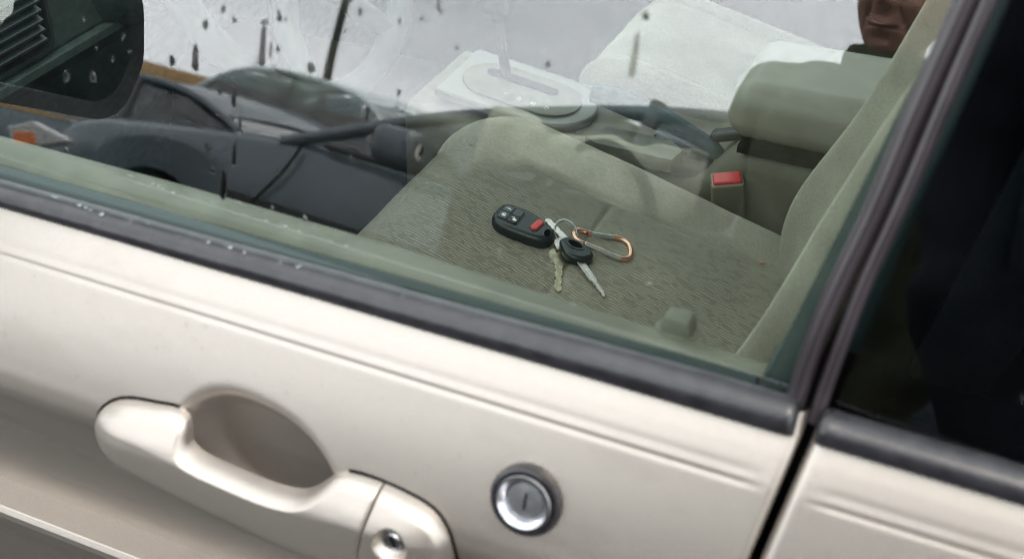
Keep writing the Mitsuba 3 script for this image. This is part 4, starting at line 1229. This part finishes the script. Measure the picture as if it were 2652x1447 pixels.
def person(name, loc, H, rotz, jacket, collar, trousers, label, bent=False, pockets=False):
    k = H / 1.72
    z = lambda h: h * k
    arm = []
    skin_ch = [[(np.array([0, 0.01, z(1.36)]), 0.055), (np.array([0, 0.02, z(1.53)]), 0.056)],
               [(np.array([0, 0, z(0.98)]), 0.11), (np.array([0, 0, z(1.30)]), 0.12), (np.array([0, 0.0, z(1.38)]), 0.07)]]
    jk, tr, sh = [], [], []
    jk.append([(np.array([0.075, 0, z(0.90)]), 0.130), (np.array([0.07, 0.01, z(1.10)]), 0.125), (np.array([0.09, 0.0, z(1.28)]), 0.125), (np.array([0.13, -0.01, z(1.37)]), 0.075)])
    jk.append([(np.array([-0.075, 0, z(0.90)]), 0.130), (np.array([-0.07, 0.01, z(1.10)]), 0.125), (np.array([-0.09, 0.0, z(1.28)]), 0.125), (np.array([-0.13, -0.01, z(1.37)]), 0.075)])
    jk.append([(np.array([-0.13, -0.01, z(1.37)]), 0.075), (np.array([0.13, -0.01, z(1.37)]), 0.075)])
    jk.append([(np.array([0, -0.01, z(1.36)]), 0.095), (np.array([0, 0.0, z(1.43)]), 0.080)])
    jk.append([(np.array([0, 0.03, z(0.92)]), 0.125), (np.array([0, 0.045, z(1.12)]), 0.118), (np.array([0, 0.045, z(1.28)]), 0.105), (np.array([0, 0.02, z(1.37)]), 0.085)])
    for s in (-1, 1):
        S_, E_, W_ = np.array([s * 0.205, -0.01, z(1.36)]), np.array([s * 0.265, -0.03, z(1.09)]), np.array([s * 0.255, 0.05, z(0.86)])
        if bent and s < 0:
            E_, W_ = np.array([-0.285, -0.03, z(1.10)]), np.array([-0.42, 0.12, z(1.10)])
        d = (W_ - E_) / np.linalg.norm(W_ - E_)
        if pockets or (bent and s > 0):
            W_ = np.array([s * 0.225, 0.06, z(0.94)]); d = np.array([-s * 0.62, 0.0, -0.78])
            jk.append([(W_, 0.058), (W_ + d * 0.19, 0.082)])
        jk.append([(np.array([s * 0.13, -0.01, z(1.36)]), 0.075), (S_, 0.070), (E_, 0.055), (W_, 0.046)])
        skin_ch.append([(np.array([0, 0, z(1.34)]), 0.05), (S_, 0.045), (E_, 0.036), (W_, 0.028)])
        skin_ch += hand_chains(W_ + d * 0.01, d, s)
        hp_, kn_, an_ = np.array([s * 0.09, 0, z(0.90)]), np.array([s * 0.10, 0.02, z(0.49)]), np.array([s * 0.11, -0.01, z(0.09)])
        tr.append([(hp_, 0.115), (kn_, 0.078), (an_, 0.062)])
        skin_ch.append([(hp_, 0.085), (kn_, 0.058), (an_, 0.042)])
        sh.append([(np.array([s * 0.11, -0.03, z(0.05)]), 0.045), (np.array([s * 0.12, 0.06, z(0.045)]), 0.043), (np.array([s * 0.13, 0.15, z(0.035)]), 0.036)])
    tr.append([(np.array([-0.06, 0, z(0.93)]), 0.115), (np.array([0.06, 0, z(0.93)]), 0.115)])
    c, s_ = math.cos(rotz), math.sin(rotz)
    R = np.array([[c, -s_, 0], [s_, c, 0], [0, 0, 1.0]])
    head = head_mesh()
    head.vertices *= 1.10
    head.vertices += [0, 0.03, z(1.595)]
    body = tri(man(bones(skin_ch, 0.010)) + man(head))
    L = np.array(loc)
    add(name, move(body, L, R), 'skin', smooth=60)
    j = bones(jk, 0.02)
    j.vertices += j.vertex_normals * ((meshkit.fbm(j.vertices * np.array([9, 9, 14]), 3, 8) - 0.5) * 0.022)[:, None]
    add(name + '__jacket', move(j, L, R), jacket, smooth=60)
    co = lathe([(0.074, 0), (0.085, 0.012), (0.088, 0.05), (0.080, 0.068), (0.068, 0.062), (0.066, 0.01)], 40)
    add(name + '__collar', move(move(co, (0, 0.012, z(1.41))), L, R), collar, smooth=50)
    add(name + '__trousers', move(bones(tr, 0.02), L, R), trousers, smooth=60)
    for q in sh:
        add(name + '__shoe', move(bones([q], 0.015), L, R), 'leather', smooth=60)
    hair = trimesh.creation.icosphere(4, 1.0)
    hair.vertices *= [0.088, 0.113, 0.126]
    hv = hair.vertices
    hm = m3.Manifold.hull_points(hv.astype(np.float32)).trim_by_plane([0, -0.72, 0.69], 0.012)
    ht = tri(hm); ht.vertices = ht.vertices + [0, 0.022, z(1.595) + 0.012]
    add(name + '__hair', move(ht, L, R), 'hair', smooth=50)
    lipm = trimesh.creation.icosphere(3, 1.0); lipm.vertices *= [0.031, 0.006, 0.0042]; lipm.vertices[:, 2] += 11.0 * lipm.vertices[:, 0] ** 2; lipm.vertices[:, 1] -= 14.0 * lipm.vertices[:, 0] ** 2; lipm.vertices += [0, 0.136, z(1.595) - 0.0725]
    add(name + '__mouth', move(lipm, L, R), 'lip', smooth=True)
    th = lipm.copy(); th.vertices = (th.vertices - [0, 0.136, z(1.595) - 0.0725]) * [0.78, 1.0, 0.42] + [0, 0.1375, z(1.595) - 0.0715]
    add(name + '__teeth', move(th, L, R), 'teeth', smooth=True)
    for s in (-1, 1):
        e = trimesh.creation.icosphere(3, 0.012); e.vertices *= [0.7, 0.55, 1.9 * 0.75]; e.vertices += [s * 0.081, 0.03, z(1.595) - 0.008]
        add(name + '__ear', move(e, L, R), 'skin', smooth=True)
    tag(name, label, 'person')


person('person', (-0.375, -1.80, GROUND), 1.585, 0.12, 'cloth_olive', 'cloth_olive', 'cloth_dark', 'person in an olive jacket standing beside the car, mirrored in the driver window', bent=True)
person('person_001', (0.185, -0.90, GROUND), 1.80, 0.05, 'cloth_navy', 'cloth_navy', 'cloth_dark', 'added figure in a navy coat that darkens the reflection in the rear glass', pockets=True)  # added figure out of view, keeps the rear glass reflection dark

# added pale coat on the bent forearm, lightens the reflection over the seat
A0, A1 = np.array([-0.640, -1.725, 0.125]), np.array([-1.040, -1.60, 0.112])
ax_ = (A1 - A0) / np.linalg.norm(A1 - A0)
pp_ = np.cross(ax_, [0, 0, 1.0])
half_ = [(-0.080, -0.045), (-0.084, -0.030), (-0.083, -0.010), (-0.072, 0.024), (-0.045, 0.058), (0.0, 0.070), (0.045, 0.058), (0.072, 0.024), (0.083, -0.010), (0.086, -0.028), (0.082, -0.042)]
back_ = [(x * 0.84, z - 0.012) for x, z in half_[::-1]]
sec_ = np.vstack([smooth_path(half_, 60), smooth_path(back_, 60)])
S = []
for k in np.linspace(0, 1, 70):
    q = sec_.copy()
    drop_ = np.clip(-q[:, 1] / 0.05, 0, 1)
    q[:, 1] += -0.022 * drop_ * math.sin(k * 7.0) - 0.012 * math.sin(k * 3.1)
    end = 1 - 0.18 * (2 * k - 1) ** 8
    c = A0 + (A1 - A0) * k
    P3 = c + q[:, :1] * end * pp_ + np.outer(q[:, 1] * end, [0, 0, 1.0])
    f1 = meshkit.fbm(P3 * np.array([11.0, 11.0, 5.5]) + 2.0, 3, 17) - 0.5
    f2 = np.abs(meshkit.noise(P3 * np.array([17.0, 9.0, 8.0]) + np.array([0, 0, k * 1.5]), 23) - 0.5)
    P3 = P3 + pp_ * (np.sign(q[:, :1]) * (0.075 * f1 + 0.055 * f2 - 0.012)[:, None]) + np.outer(0.05 * f1, [0, 0, 1.0])
    S.append(P3)
add('added_pale_coat', loft(S), 'cloth_pale', smooth=True)
tag('added_pale_coat', 'added pale sage coat on the forearm that lightens the reflection over the driver seat', 'coat')

# added black bag on the same forearm, darkens the reflection over the keys
bag = rbox(0.56, 0.17, 0.32, 0.045, 3)
bv = bag.subdivide().vertices if False else bag.vertices
bag.vertices = bv * (1 + 0.06 * (meshkit.fbm(bv * 7 + 3, 2, 4) - 0.5))[:, None]
add('added_black_bag', move(bag, (-0.790, -1.66, -0.105), axes((-0.93, 0.33, 0), (0, 0, 1))), 'bag_black', smooth=60)
for o in (-0.05, 0.05):
    c = np.array([-0.815, -1.66 + o, -0.105])
    st = smooth_path([c + [0.15, 0, 0.13], c + [0.10, 0, 0.22], c + [0.02, 0, 0.262], c + [-0.06, 0, 0.22], c + [-0.12, 0, 0.13]], 30)
    add('added_black_bag__strap', tube(st, 0.012, 8), 'bag_black', smooth=True)
tag('added_black_bag', 'added black bag under the pale coat that darkens the reflection over the keys', 'bag')
